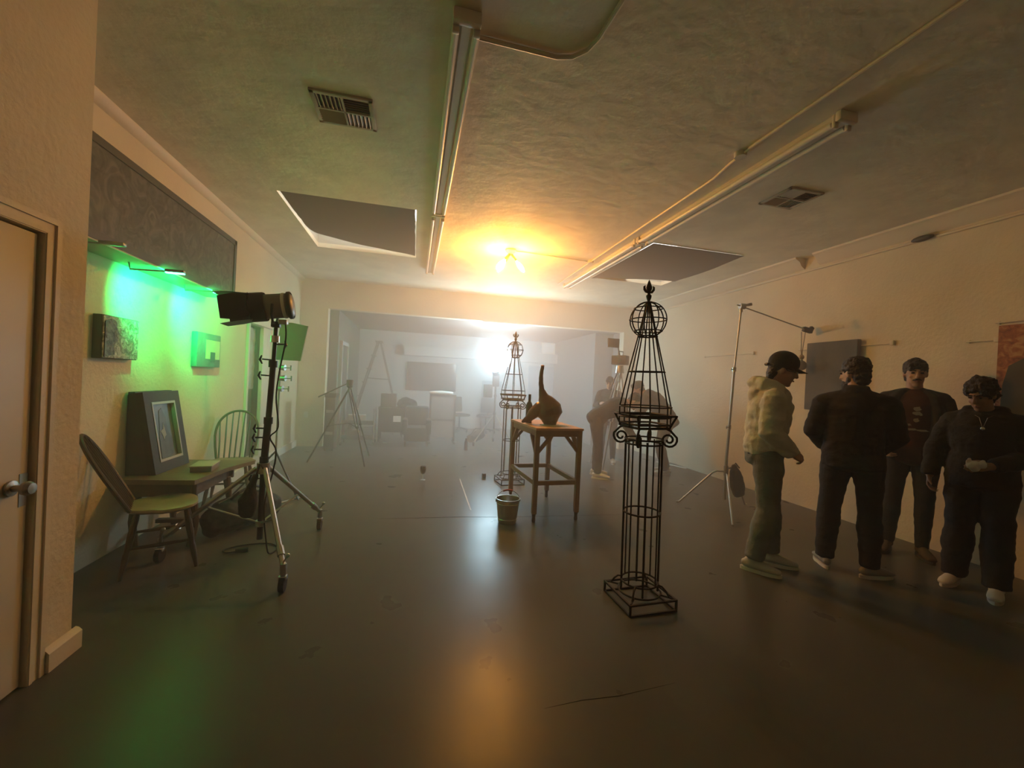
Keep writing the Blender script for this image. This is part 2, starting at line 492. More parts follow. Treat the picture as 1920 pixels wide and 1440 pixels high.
# amber filament bulbs on a ceiling holder
BRASS = mat('aged_brass', (.35, .24, .10), .35, metal=1.)
c0 = V((1.2, 5.49, ZC))
lf = thing('ceiling_lamp', 'ceiling lamp holder with splayed amber filament bulbs, lit', 'lamp', c0)
MB().lathe([(.001, 0), (.075, 0), (.075, -.02), (.06, -.04), (.035, -.06), (.001, -.06)], c0, 24).build('canopy', WHITE, lf)
bulb_m = emis('amber_filament_glow', AMBER, E_AMBER)
for dv in ((-.62, -.12, -.78), (.62, -.1, -.78), (-.42, .55, -.72)):
    d = V(dv).normalized()
    p = c0 + V((0, 0, -.05)) + d * .02
    sk = MB().tube([p, p + d * .09, p + d * .11], [.016, .019, .019], 12).build('socket', BRASS, lf)
    R = d.to_track_quat('Z', 'X').to_matrix()
    MB().lathe([(.013, 0), (.016, .02), (.03, .06), (.034, .10), (.026, .15), (.012, .18), (.001, .186)], p + d * .11, 12, R).build('bulb', bulb_m, sk)


# big white globe on a rolling stand
gc = V((1.75, 8.98, 1.965))
gs = thing('globe_light_stand', 'rolling stand carrying the big bright white globe light', 'light stand', (1.78, 9.02, 0))
g = MB().ell(gc, .335, n=24).build('globe', emis('globe_glow', GLOBE_COL, E_GLOBE), gs)
MB().cyl((1.76, 8.98, 1.63), (1.77, 8.99, 1.55), .09, .075, 20).build('lamp_collar', BLACK, gs)
MB().bx(1.70, 1.84, 8.93, 9.07, 1.30, 1.55, bev=.02).build('lamp_body', BLACK, gs)
MB().tube([(1.77, 9.0, 1.3), (1.78, 9.02, .35)], .02, 10).tube([(1.775, 9.01, 1.12), (1.775, 9.01, 1.07)], .032, 10).tube([(1.78, 9.02, .72), (1.78, 9.02, .66)], .034, 10).build('pole', BLACKM, gs)
for a in (80, 200, 320):
    e = V((1.78 + .5 * math.cos(math.radians(a)), 9.02 + .5 * math.sin(math.radians(a)), .06))
    l = MB().tube([(1.78, 9.02, .7), e], .015, 8).tube([(1.78, 9.02, .36), (V((1.78, 9.02, .7)) + e) / 2], .008, 6).build('leg', STEEL, gs)
    MB().cyl(e - V((.015, 0, .012)), e + V((.015, 0, -.012)), .048, n=14).build('caster', RUBBER, l)
MB().box((1.6, 9.0, 1.2), (.2, .12, .3), bev=.03).build('ballast', BLACK, gs)

# green picture lights under the soffit
ARMM = mat('arm_paint', (.35, .38, .36), .4, metal=.4)
for k, (y, lit) in enumerate(((2.90, False), (3.55, True), (4.29, True))):
    lab = ('unlit picture light nearest the door under the dark soffit', 'lit green picture light in the middle under the dark soffit', 'lit green picture light nearest the black lamp head, under the soffit')[k]
    pl = thing('picture_light', lab, 'lamp', (XL, y, 2.10), 0, 'picture lights under the soffit')
    MB().tube([(XL + .12, y, 2.155), (XL + .13, y, 2.105), (XL + .36, y, 2.112)], .006, 8).build('arm', ARMM, pl)
    hd = MB().box((XL + .41, y, 2.118), (.125, .035, .022), bev=.006).build('lamp_head', ARMM, pl)
    if lit:
        MB().box((XL + .41, y, 2.104), (.115, .026, .008)).build('led_strip', emis('green_led_%d' % k, (.05, 1., .38), E_GREEN), pl)
        s_ = lightobj('green_spot', 'SPOT', (XL + .40, y + .02, 2.09), GREEN, 1.0, (XL, y + .42, 1.90), spot_size=math.radians(104), spot_blend=1.0, shadow_soft_size=.02)
        s_.data.energy = E_SPOT
        s_.parent = pl; s_.matrix_parent_inverse = base(pl).inverted()

# ================================================================ CEILING FITTINGS
FIX = mat('fixture_enamel', (.70, .66, .56), .4)
TUBEG = mat('unlit_tube', (.80, .78, .70), .3)
def strip_light(x, y0, y1, label):
    t = thing('strip_light', label, 'light fixture', (x, (y0 + y1) / 2, ZC), 0, 'unlit fluorescent strip lights')
    MB().prism([(-.05, 0), (.05, 0), (.05, -.025), (.022, -.055), (-.022, -.055), (-.05, -.025)], (x, y0 + .03, ZC), (1, 0, 0), (0, 0, 1), (0, y1 - y0 - .06, 0)).build('housing', FIX, t)
    for s in (-1, 1):
        MB().cyl((x + s * .052, y0 + .07, ZC - .062), (x + s * .052, y1 - .07, ZC - .062), .019, n=12).build('fluorescent_tube', TUBEG, t)
        for e in (y0 + .05, y1 - .05):
            MB().bar((x + s * .052, e - .012, ZC - .05), (x + s * .052, e + .012, ZC - .05), .034, .085, bev=.006).build('tube_socket', FIX, t)
    for e in (y0 + .02, y1 - .02):
        MB().box((x, e, ZC - .032), (.14, .04, .064), bev=.008).build('end_cap', FIX, t)
strip_light(.175, 2.02, 4.50, 'unlit twin-tube strip light nearer end of the left ceiling row')
strip_light(.175, 4.52, 7.0, 'unlit twin-tube strip light far end of the left ceiling row')
strip_light(2.58, 2.05, 4.50, 'unlit twin-tube strip light nearer end of the right ceiling row')
strip_light(2.58, 4.52, 7.0, 'unlit twin-tube strip light far end of the right ceiling row, by the black flap')

PIPE = mat('painted_conduit', (.64, .59, .47), .45)
def conduit(pts, label, boxes=(), r=.012):
    o = MB().tube(pts, r, 8).build('conduit', PIPE)
    tag(o, label, 'conduit', 'ceiling conduits')
    for b_ in boxes:
        MB().cyl((b_[0], b_[1], ZC), (b_[0], b_[1], ZC - .035), .045, .042, 18).build('junction_box', PIPE, o)
    return o
zc = ZC - .014
c1 = [V((.245, 2.16, zc)), V((.62, 2.16, zc))] + [V((.72, 2.06, zc)) + V((.1 * math.sin(a), .1 * math.cos(a), 0)) for a in [PI / 2 * k / 6 for k in range(7)]][::1]
conduit([(.245, 2.16, zc), (.68, 2.165, zc), (.76, 2.14, zc), (.82, 2.07, zc), (.845, 1.98, zc), (.86, 1.75, zc), (.9, -2.5, zc)], 'thin conduit curving away from the left strip light across the ceiling')
conduit([(2.3, -2.5, zc), (2.3, 2.5, zc), (2.31, 2.62, zc), (2.33, 2.8, zc), (2.37, 3.0, zc), (2.40, 5.55, zc), (2.42, 7.0, zc)], 'long straight conduit running beside the right strip lights', ((2.305, 2.64), (2.40, 5.55)))
conduit([(1.28, 5.49, zc), (1.8, 5.51, zc), (2.35, 5.55, zc)], 'short conduit joining the amber lamp holder to the right conduit', r=.008)

def vent(x0, x1, y0, y1, label, dark):
    c = V(((x0 + x1) / 2, (y0 + y1) / 2, ZC))
    t = thing('ceiling_vent', label, 'vent', c, 0, 'ceiling vents')
    vm = mat('vent_enamel', (.42, .38, .30), .5)
    dk = mat('vent_inside', (.03, .027, .02), .8)
    w = x1 - x0; d = y1 - y0
    f = MB()
    for s in (-1, 1):
        f.box(c + V((s * (w / 2), 0, -.008)), (.03, d + .03, .016), bev=.003); f.box(c + V((0, s * (d / 2), -.008)), (w + .03, .03, .016), bev=.003)
    f.box(c + V((0, 0, -.010)), (.014, d, .014)); f.box(c + V((0, 0, -.010)), (w, .014, .014))
    f.build('frame', vm, t)
    MB().box(c + V((0, 0, -.001)), (w, d, .002)).build('backing', dk, t)
    qx, qy = w / 4, d / 4
    n = 6
    for (sx, sy, ax, tilt) in ((-1, -1, 'y', .75), (1, -1, 'x', .75), (-1, 1, 'x', -.75), (1, 1, 'y', -.75)):
        l = MB()
        for k in range(n):
            o = (k + .5) / n - .5
            if ax == 'y': l.box(c + V((sx * qx + o * (w / 2 - .02), sy * qy, -.010)), (.020, d / 2 - .02, .0015), Matrix.Rotation(tilt, 3, 'Y'))
            else: l.box(c + V((sx * qx, sy * qy + o * (d / 2 - .02), -.010)), (w / 2 - .02, .022, .0015), Matrix.Rotation(tilt, 3, 'X'))
        l.build('louvre', vm, t, smooth=0)
vent(-.72, -.36, 2.87, 3.19, 'louvred ceiling vent in front of the left skylight', False)
vent(3.10, 3.43, 2.94, 3.26, 'louvred ceiling vent right of the right strip lights', True)

# black sheets closing the skylight wells, taped at their edges
SHEET = mat('blackout_sheet', (.115, .10, .088), .75, bump=.12, bscale=5)
def blackout_left(u, v):
    gl = .022 + .02 * max(0, noise.noise(V((v * 9, 3.1, 0))))
    x0, x1 = -1.42 + gl, -.055 - .012 - .012 * max(0, noise.noise(V((v * 11, 7.7, 0))))
    y1 = HY1 - .03 - .20 * max(0, 1 - u * 2.4) ** 1.5 - .05 * min(1, u * 3) * (1 - u * .6)
    x = x0 + u * (x1 - x0) + .12 * (v ** 6) * max(0, 1 - u * 3)
    return V((x, HY0 + .004 + v * (y1 - HY0), ZC + .012 + .035 * math.sin(PI * u) * v + .10 * (v ** 6) * (1 - u) ** 2 + .006 * noise.noise(V((u * 5, v * 5, 1)))))
tag(MB().sheet(blackout_left, 24, 24).build('blackout_sheet', SHEET), 'dark blackout sheet inside the left skylight with bright gaps at its edges', 'blackout sheet', 'skylight blackout sheets')
def blackout_right(u, v):
    x = 2.79 + u * 1.33
    y = HY0 - .02 + v * (HY1 - HY0 + .03) * (1 - .30 * max(0, u - .45) ** 1.0 * 1.2)
    z = ZC - .012 + .10 * v * (1 - u) * u * 2 - .02 * math.sin(PI * v) * math.sin(PI * u) - .10 * max(0, u - .8) * 5 * v * max(0, .55 - abs(v - .35))
    return V((x, y, z))
tag(MB().sheet(blackout_right, 24, 24).build('blackout_sheet', SHEET), 'dark blackout sheet taped over the right skylight with a loose hanging corner', 'blackout sheet', 'skylight blackout sheets')

# ================================================================ LEFT WALL
SOFM = ramp_mat('dark_wallpaper', [(.35, (.040, .044, .036)), (.5, (.075, .078, .066)), (.66, (.13, .128, .108))], 7.5, .6, bump=.35, dist=2.2)
EDGE = mat('soffit_edging', (.055, .056, .045), .55)
sf = thing('soffit_box', 'dark patterned soffit box along the left wall', 'soffit', (XL, 3.9, 2.13))
sx = XL + .25; sy0, sy1, sz0, sz1 = 2.6, 4.97, 2.16, 2.775
MB().bx(XL, sx, sy0, sy1, sz0, sz1).build('core', mat('soffit_underside', (.36, .34, .28), .7), sf)
MB().bx(sx, sx + .008, sy0, sy1 - .05, sz0 + .05, sz1 - .05).build('front_panel', SOFM, sf)
MB().bx(sx, sx + .016, sy0, sy1, sz1 - .05, sz1).bx(sx, sx + .016, sy0, sy1, sz0, sz0 + .05).bx(sx, sx + .016, sy1 - .05, sy1, sz0, sz1).build('edging', EDGE, sf)
MB().tube([(sx + .01, 2.7, sz0 - .006), (sx + .01, 4.9, sz0 - .006)], .006, 6).build('cable_run', PIPE, sf)

# textured canvas nearer the door
CANV = mat('canvas_edge', (.10, .12, .09), .7)
ca = thing('canvas_painting', 'small thick canvas with dark figure and rough pale texture, hung nearer the door', 'painting', (XL, 3.65, 1.45))
MB().bx(XL, XL + .055, 3.42, 3.80, 1.45, 1.755, bev=.003).build('stretcher', CANV, ca)
A1 = ramp_mat('rough_relief_paint', [(.36, (.20, .19, .14)), (.5, (.38, .36, .29)), (.62, (.62, .60, .52))], 22, .35, bump=.9, dist=1.5)
MB().bx(XL + .055, XL + .062, 3.425, 3.795, 1.455, 1.75).build('picture_surface', A1, ca)
fg = MB()
pts = [(.0, .0), (.10, .02), (.085, .08), (.125, .12), (.115, .16), (.145, .17), (.12, .20), (.11, .25), (.07, .27), (.0, .25)]
fg.prism(pts, (XL + .062, 3.435, 1.462), (0, 1, 0), (0, 0, 1), (.006, 0, 0))
fg.build('painted_figure', ramp_mat('dark_relief_paint', [(.38, (.05, .05, .04)), (.6, (.16, .155, .12))], 26, .4, bump=.9), ca, smooth=0)

fr = thing('small_painting', 'small teal framed painting of a pale square, hung nearer the window', 'painting', (XL, 4.95, 1.42))
TEAL = mat('teal_paint', (.16, .25, .24), .6, var=.3, vscale=12)
y0, y1, z0, z1 = 4.72, 5.22, 1.425, 1.775
MB().bx(XL, XL + .05, y0, y1, z0, z1, bev=.003).build('frame', TEAL, fr)
MB().bx(XL + .05, XL + .053, y0 + .17, y1 - .02, z0 + .085, z1 - .065).build('pale_square', mat('pale_yellow_paint', (.62, .60, .34), .6), fr)
MB().bx(XL + .053, XL + .056, y0 + .27, y0 + .37, z0 + .06, z0 + .16).build('dark_square', mat('slate_paint', (.09, .12, .12), .6), fr)

# low table, framed picture, box
WOOD = mat('dark_oak', (.11, .078, .043), .45, bump=.2, bscale=30, var=.3, vscale=9)
WOODL = mat('worn_wood', (.30, .215, .12), .42, bump=.12, bscale=30, var=.3, vscale=8)
tb = thing('low_table', 'low dark wooden table with trestle legs against the left wall', 'table', (-1.84, 4.0, 0))
MB().prism([(-2.12, 3.66), (-1.60, 3.63), (-1.56, 4.08), (-1.45, 4.42), (-2.12, 4.46)], (0, 0, .515), (1, 0, 0), (0, 1, 0), (0, 0, .035)).build('tabletop', mat('table_top_wood', (.20, .15, .085), .4, bump=.15, bscale=24, var=.25), tb)
MB().bx(-2.08, -1.66, 3.70, 3.73, .41, .515).bx(-2.08, -1.6, 4.32, 4.35, .41, .515).bx(-2.08, -2.05, 3.73, 4.32, .41, .515).bx(-1.66, -1.63, 3.73, 4.32, .41, .515).build('apron', WOOD, tb)
for (x, y) in ((-2.04, 3.76), (-1.67, 3.76), (-2.04, 4.3), (-1.64, 4.3)):
    MB().tube([(x, y, .42), (x + (.03 if x > -1.9 else -.03), y, .2), (x, y, .0)], [.032, .024, .028], 10).build('leg', WOOD, tb)
MB().bar((-2.04, 4.03, .12), (-1.66, 4.03, .12), .05, .03).build('stretcher', WOOD, tb)

pf = thing('framed_picture', 'large dark framed picture leaning on the wall atop the low table', 'picture', (-2.0, 3.85, .55))
n_ = V((.985, 0, .17)).normalized()             # facing into the room, leaning back a little
ay = V((0, 1, 0)); az = n_.cross(ay)
if az.z < 0: az = -az
o_ = V((-1.945, 3.80, .552))
FRM = mat('dark_frame', (.030, .029, .024), .6, bump=.1, bscale=40)
fw_, fh_ = .50, .66
f = MB()
for (a, b_, c, d) in ((0, fw_, 0, .09), (0, fw_, fh_ - .09, fh_), (0, .09, .09, fh_ - .09), (fw_ - .09, fw_, .09, fh_ - .09)):
    f.prism([(a, c), (b_, c), (b_, d), (a, d)], o_, ay, az, -n_ * .05)
f.build('frame', FRM, pf, smooth=0)
MB().prism([(-1.945 - .05 + .0, .552), (-1.945 - .05 - az.z * 0 + az.x * fh_, .552 + az.z * fh_), (-2.15, .552 + az.z * fh_), (-2.15, .552)], (0, 3.80, 0), (1, 0, 0), (0, 0, 1), (0, fw_, 0)).build('back_wedge', mat('dark_wedge', (.04, .045, .038), .6), pf, smooth=0)  # dark wedge filling the gap between leaning frame and wall
sl = MB()
for (a, b_, c, d) in ((.085, fw_ - .085, .085, .105), (.085, fw_ - .085, fh_ - .105, fh_ - .085), (.085, .1, .1, fh_ - .1), (fw_ - .1, fw_ - .085, .1, fh_ - .1)):
    sl.prism([(a, c), (b_, c), (b_, d), (a, d)], o_ + n_ * .004, ay, az, -n_ * .03)
sl.build('slip', mat('pale_slip', (.45, .43, .36), .4), pf, smooth=0)
MB().prism([(.09, .09), (fw_ - .09, .09), (fw_ - .09, fh_ - .09), (.09, fh_ - .09)], o_ - n_ * .03, ay, az, -n_ * .004).build('picture_surface', ramp_mat('murky_oil_paint', [(.35, (.06, .075, .07)), (.55, (.12, .14, .125)), (.7, (.19, .20, .17))], 6, .35, dist=.8), pf)
hd = MB()
hd.prism([(.17, .10), (.36, .10), (.35, .26), (.30, .33), (.30, .44), (.26, .52), (.22, .50), (.20, .38), (.18, .28)], o_ - n_ * .03, ay, az, n_ * .003)
hd.build('painted_figure', mat('brown_oil_paint', (.10, .085, .055), .4, var=.4, vscale=14), pf, smooth=0)
MB().prism([(.20, .33), (.22, .30), (.235, .25), (.25, .28), (.275, .29), (.262, .345), (.25, .40), (.24, .345)], o_ - n_ * .027, ay, az, n_ * .002).build('painted_highlight', mat('pale_oil_paint', (.34, .32, .24), .5), pf, smooth=0)

bxo = thing('small_box', 'small pale wooden box in front of the framed picture', 'box', (-1.7, 4.05, .55))
MB().box((-1.70, 4.02, .572), (.15, .24, .042), rotz(.15), .004).build('box_body', mat('box_wood', (.24, .22, .17), .5), bxo)
MB().box((-1.70, 4.02, .598), (.16, .25, .01), rotz(.15), .003).build('lid', mat('pale_lid', (.50, .48, .40), .5), bxo)

# windsor chairs
def windsor(label, loc, rz, wood, seatm):
    t = thing('windsor_chair', label, 'chair', loc, rz, 'windsor chairs by the left wall')
    H = .44
    s = MB()
    n = 28
    outline = []
    for k in range(n):
        a = 2 * PI * k / n
        x = .225 * math.copysign(abs(math.cos(a)) ** .75, math.cos(a)); y = .205 * math.copysign(abs(math.sin(a)) ** .8, math.sin(a))
        if y < 0: x *= .86
        outline.append((x, y))
    rings = []
    for z, k in ((H - .035, .9), (H - .018, 1.0), (H - .003, .99), (H, .95), (H - .006, .6), (H - .01, .2)):
        rings.append([s.bm.verts.new((x * k, y * k, z)) for x, y in outline])
    s._skin(rings)
    s.build('seat', seatm, t, local=True)
    for sx_ in (-1, 1):
        for sy_ in (-1, 1):
            a = V((sx_ * .14, sy_ * .13, H - .03)); b_ = V((sx_ * .205, sy_ * .20, 0))
            p = [a.lerp(b_, q) for q in (0, .15, .3, .45, .6, .62, .75, 1)]
            MB().tube(p, [.014, .017, .021, .019, .015, .019, .017, .011], 10).build('leg', wood, t, local=True)
        MB().tube([(sx_ * .176, -.168, .19), (sx_ * .18, 0, .19), (sx_ * .176, .168, .19)], [.009, .014, .009], 8).build('stretcher', wood, t, local=True)
    MB().tube([(-.178, 0, .19), (0, 0, .19), (.178, 0, .19)], [.009, .013, .009], 8).build('stretcher', wood, t, local=True)
    # back: hoop leaning backwards (-y is the back)
    def bp(x, z): return V((x, -.165 - .26 * (z / .5), H - .005 + z))
    hp = []
    for k in range(25):
        a = PI * k / 24
        x = -.205 * math.cos(a); z = .27 * (math.sin(a)) ** .8 + .23
        hp.append(bp(x * (1. if True else 1), z))
    hoop = [bp(-.165, 0), bp(-.19, .12)] + hp + [bp(.19, .12), bp(.165, 0)]
    MB().tube(hoop, .0125, 8).build('back_hoop', wood, t, local=True)
    for k in range(7):
        x = (-3 + k) * .048
        xt = x * 1.22
        zt = .23 + .27 * max(0, 1 - (xt / .205) ** 2) ** .4
        MB().tube([bp(x, 0), bp(x * 1.08, zt * .45), bp(xt, zt)], [.008, .0085, .006], 6).build('spindle', wood, t, local=True)
    return t
CH1 = mat('chair_wood_silhouette', (.07, .05, .028), .42, bump=.1, bscale=30, var=.25)  # chair seen as a silhouette: its shade is put into this dark colour
CHS = mat('seat_wood_lit', (.33, .27, .15), .35, bump=.1, bscale=30, var=.2)  # paler seat: the light falling on it is put into the colour
wc = windsor('hoop-back wooden chair standing nearest the door, seen side-on', (-1.72, 3.46, 0), -1.12, CH1, CHS)
dup(wc, (-1.86, 4.98, 0), PI + .22, 'hoop-back wooden chair behind the low table, its spindles facing the room')

# soft black bag on the floor
bag = thing('duffel_bag', 'dark slumped duffel bag on the floor beside the low table', 'bag', (-1.58, 4.12, 0))
BAGM = mat('bag_nylon', (.010, .016, .018), .75, bump=.35, bscale=18)
m = MB().loft([(-1.66, 3.88, .11), (-1.60, 3.97, .15), (-1.50, 4.14, .165), (-1.40, 4.30, .15), (-1.34, 4.42, .11)], [(.09, .10), (.13, .145), (.14, .16), (.13, .145), (.08, .10)], (1, -.5, 0), 18, .6)
m.build('bag_body', BAGM, bag, remesh=.012, wr=.016, wscale=8)
MB().tube([(-1.56, 4.0, .29), (-1.49, 3.98, .36), (-1.43, 4.10, .39), (-1.40, 4.24, .34), (-1.42, 4.30, .28)], .012, 8).build('handle', BLACK, bag)
MB().tube([(-1.62, 3.92, .285), (-1.50, 4.13, .325), (-1.38, 4.36, .28)], .006, 6).build('zip', mat('zip_tape', (.05, .06, .06), .5), bag)
bag.location.x += .07

tp = MB().tube([(-1.62, 4.42, .02), (-1.36, 4.76, .02), (-1.16, 5.02, .02)], .012, 8).build('chrome_tube', CHROME)
tag(tp, 'thin chrome tube lying on the floor between bag and lamp stand', 'tube')

# ================================================================ ROLLING LAMP STAND WITH BARN-DOOR HEAD
sb = V((-1.09, 3.47, 0))
ls = thing('roller_stand', 'tall rolling lamp stand with chrome legs, black column, by the low table', 'light stand', sb)
MB().tube([(-1.085, 3.47, .14), (-1.08, 3.47, .72)], .021, 12).build('lower_column', BLACKM, ls)
col = MB().tube([(-1.08, 3.47, .68), (-1.062, 3.47, 1.05)], .026, 12).tube([(-1.062, 3.47, 1.02), (-1.045, 3.47, 1.48)], .021, 12).tube([(-1.045, 3.47, 1.46), (-1.037, 3.47, 1.76)], .015, 12)
col.build('column', BLACKM, ls)
for z, x in ((.74, -1.078), (1.04, -1.062), (1.47, -1.046), (1.66, -1.04)):
    cl = MB().cyl((x, 3.47, z - .025), (x, 3.47, z + .025), .031, n=14).build('collar', BLACKM if z < 1.6 else CHROME, ls)
for z, x, s in ((1.50, -1.046, -1), (1.38, -1.05, -1), (.98, -1.066, -1), (.91, -1.07, -1), (.82, -1.074, -1), (1.62, -1.04, 1), (.60, -1.08, -1)):
    k = MB().tube([(x, 3.47, z), (x + s * .07, 3.45, z + .003)], .006, 6)
    k.loft([(x + s * .07, 3.45, z - .028), (x + s * .085, 3.45, z), (x + s * .075, 3.45, z + .028)], [(.006, .008), (.009, .012), (.006, .008)], (1, 0, 0), 8, .8)
    k.build('wing_knob', BLACK, ls)
wheels = ((-.765, 2.91), (-.775, 4.03), (-1.73, 3.47))
for (x, y) in wheels:
    e = V((x, y, .16)); hub = V((-1.08, 3.47, .68))
    d = (e - hub); dn = d.normalized()
    e0 = hub + V((d.x, d.y, 0)).normalized() * .045
    lg = MB().tube([e0, e], [.017, .017], 10).tube([e0 + (e - e0) * .82, e0 + (e - e0) * .9], .024, 10).build('leg', STEEL, ls)
    MB().tube([(-1.083, 3.47, .26), e0 + (e - e0) * .55], .008, 8).build('brace', STEEL, ls)
    MB().tube([e + V((0, 0, .02)), e + V((0, 0, -.05))], .02, 10).box((x, y, .09), (.05, .04, .03), bev=.005).build('fork', CHROME, lg)
    MB().cyl((x - .016, y, .05), (x + .016, y, .05), .05, n=18).build('caster', RUBBER, lg)
    MB().tube([e + V((0, 0, .03)), e + V((.03, -.03, .08))], .006, 6).ell(e + V((.032, -.032, .085)), .014, n=8).build('brake_lever', STEEL, lg)
MB().cyl((-1.08, 3.47, .64), (-1.08, 3.47, .72), .045, n=16).build('leg_hub', STEEL, ls)
MB().cyl((-1.084, 3.47, .24), (-1.083, 3.47, .28), .036, n=16).build('brace_hub', STEEL, ls)

sbg = thing('sandbag', 'black sandbag slung over the leg hub of the rolling lamp stand', 'sandbag', (-1.15, 3.40, .30))
MB().loft([(-1.11, 3.41, .64), (-1.135, 3.40, .55), (-1.15, 3.39, .45), (-1.15, 3.39, .36)], [(.012, .03), (.03, .045), (.062, .06), (.055, .05)], (1, 0, 0), 14, .7).build('bag_body', DCLOTH, sbg, remesh=.01, wr=.008)
MB().tube([(-1.11, 3.41, .63), (-1.09, 3.42, .72), (-1.05, 3.42, .66)], .008, 6).build('strap', BLACK, sbg)

# lamp head: cylinder body, yoke, barn doors pointing to the left
lh = thing('barn_door_lamp', 'unlit studio lamp head with black barn doors pointing left', 'lamp head', (-1.037, 3.47, 1.80))
hc = V((-1.04, 3.44, 1.905)); hdv = V((-1, -.10, -.17)).normalized()
hx = hdv; hy_ = V((0, 0, 1)).cross(hx).normalized(); hz_ = hx.cross(hy_)
RH = Matrix((hy_, hz_, hx)).transposed()
GREY = mat('grey_lamp_casing', (.17, .15, .13), .4)
MB().lathe([(.001, -.125), (.07, -.125), (.085, -.115), (.092, -.09), (.092, .10), (.10, .11), (.10, .13), (.001, .13)], hc, 28, RH).build('casing', GREY, lh)
MB().lathe([(.095, -.118), (.103, -.112), (.103, -.09), (.095, -.085)], hc, 28, RH, cap=False).build('rear_ring', BLACK, lh)
MB().lathe([(.0935, -.075), (.096, -.072), (.096, -.055), (.0935, -.052)], hc, 28, RH, cap=False).build('bright_band', mat('label_band', (.6, .58, .52), .3), lh)
MB().lathe([(.104, .06), (.108, .07), (.108, .16), (.10, .165)], hc, 28, RH, cap=False).lathe([(.001, .118), (.1, .118), (.1, .12), (.001, .12)], hc, 28, RH).build('front_ring', BLACK, lh)
for k, (sd, ln, wid) in enumerate(((hz_, .21, .18), (-hz_, .19, .17), (hy_, .18, .16), (-hy_, .18, .16))):
    ot = hx.cross(sd)
    b0 = hc + hx * .155 + sd * .095
    dirv = (hx * math.cos(.10) + sd * math.sin(.10))
    dn_ = dirv.cross(ot).normalized()
    MB().prism([(-.075, 0), (.075, 0), (wid * .60, ln * .45), (wid * .50, ln), (-wid * .50, ln), (-wid * .60, ln * .45)], b0, ot, dirv, dn_ * .003).build('barn_door', BLACK, lh, smooth=0)
    MB().tube([b0 - ot * .07, b0 + ot * .07], .005, 6).build('hinge', BLACKM, lh)
yk = [hc + hy_ * .108, hc + hy_ * .112 - V((0, 0, .07)), hc + hy_ * .06 - V((0, 0, .125)), hc - V((0, 0, .13)), hc - hy_ * .06 - V((0, 0, .125)), hc - hy_ * .112 - V((0, 0, .07)), hc - hy_ * .108]
MB().tube(yk, .009, 8).box(hc + V((.005, .02, -.135)), (.06, .05, .045), bev=.006).build('yoke', BLACKM, lh)
MB().box(hc + V((.06, 0, -.115)), (.06, .05, .035), bev=.006).build('tilt_lock', STEEL, lh)
cbp = [(-.965, 3.43, 1.80), (-.955, 3.43, 1.66), (-.985, 3.42, 1.42), (-1.0, 3.42, 1.22), (-.975, 3.41, 1.0), (-1.03, 3.42, .92), (-.985, 3.42, .82), (-1.0, 3.42, .66), (-1.05, 3.43, .40), (-1.03, 3.45, .10), (-1.02, 3.5, .012), (-1.0, 3.62, .008), (-1.10, 3.72, .008), (-1.28, 3.70, .008), (-1.38, 3.62, .008), (-1.34, 3.56, .008), (-1.27, 3.57, .01)]
def smooth_path(p, n=5):
    p = [V(q) for q in p]; out = []
    for i in range(len(p) - 1):
        a, b_, c, d = p[max(i - 1, 0)], p[i], p[i + 1], p[min(i + 2, len(p) - 1)]
        for k in range(n):
            t_ = k / n
            out.append(.5 * ((2 * b_) + (c - a) * t_ + (2 * a - 5 * b_ + 4 * c - d) * t_ ** 2 + (3 * b_ - a - 3 * c + d) * t_ ** 3))
    return out + [p[-1]]
cab = MB().tube(smooth_path(cbp), .0055, 6).build('power_cable', RUBBER)
tag(cab, 'black power cable hanging from the barn-door lamp to a plug on the floor', 'cable')
MB().cyl((-1.28, 3.565, .018), (-1.20, 3.59, .018), .016, .018, 10).build('plug', BLACK, cab)

# ================================================================ GREY FLAG ON A STAND BEHIND
fs = thing('flag_stand', 'slim stand behind the rolling lamp stand, with grip heads', 'stand', (-1.50, 5.2, 0))
MB().tube([(-1.50, 5.2, .35), (-1.49, 5.2, 1.55)], .011, 8).build('pole', STEEL, fs)
for a in (80, 200, 320):
    MB().tube([(-1.5, 5.2, .5), (-1.5 + .42 * math.cos(math.radians(a)), 5.2 + .42 * math.sin(math.radians(a)), .012)], .010, 8).build('leg', BLACKM, fs)
for z, dx in ((1.46, .06), (1.34, .07), (1.22, .045)):
    gh = MB().cyl((-1.49, 5.17, z), (-1.49 + dx, 5.16, z), .028, .034, 14).tube([(-1.49 + dx, 5.16, z), (-1.49 + dx + .06, 5.16, z)], .006, 6)
    gh.bar((-1.49 + dx + .06, 5.16, z - .03), (-1.49 + dx + .06, 5.16, z + .03), .014, .014, (0, 1, 0))
    gh.build('grip_head', STEEL, fs)
fl = thing('grip_flag', 'grey rectangular flag panel held by the slim stand', 'flag', (-1.45, 5.15, 1.5))
fo = V((-1.53, 5.13, 1.545)); fx = V((.97, .05, .02)).normalized(); fz = V((.12, 0, 1)).normalized()
MB().prism([(0, 0), (.26, -.005), (.275, .40), (.10, .43), (-.01, .42)], fo, fx, fz, (0, .03, 0)).build('panel', mat('flag_fabric', (.22, .235, .21), .8), fl, smooth=0)
MB().tube([fo + fx * .06 - fz * .03, fo + fx * .06 + fz * .02], .006, 6).build('pin', STEEL, fl)

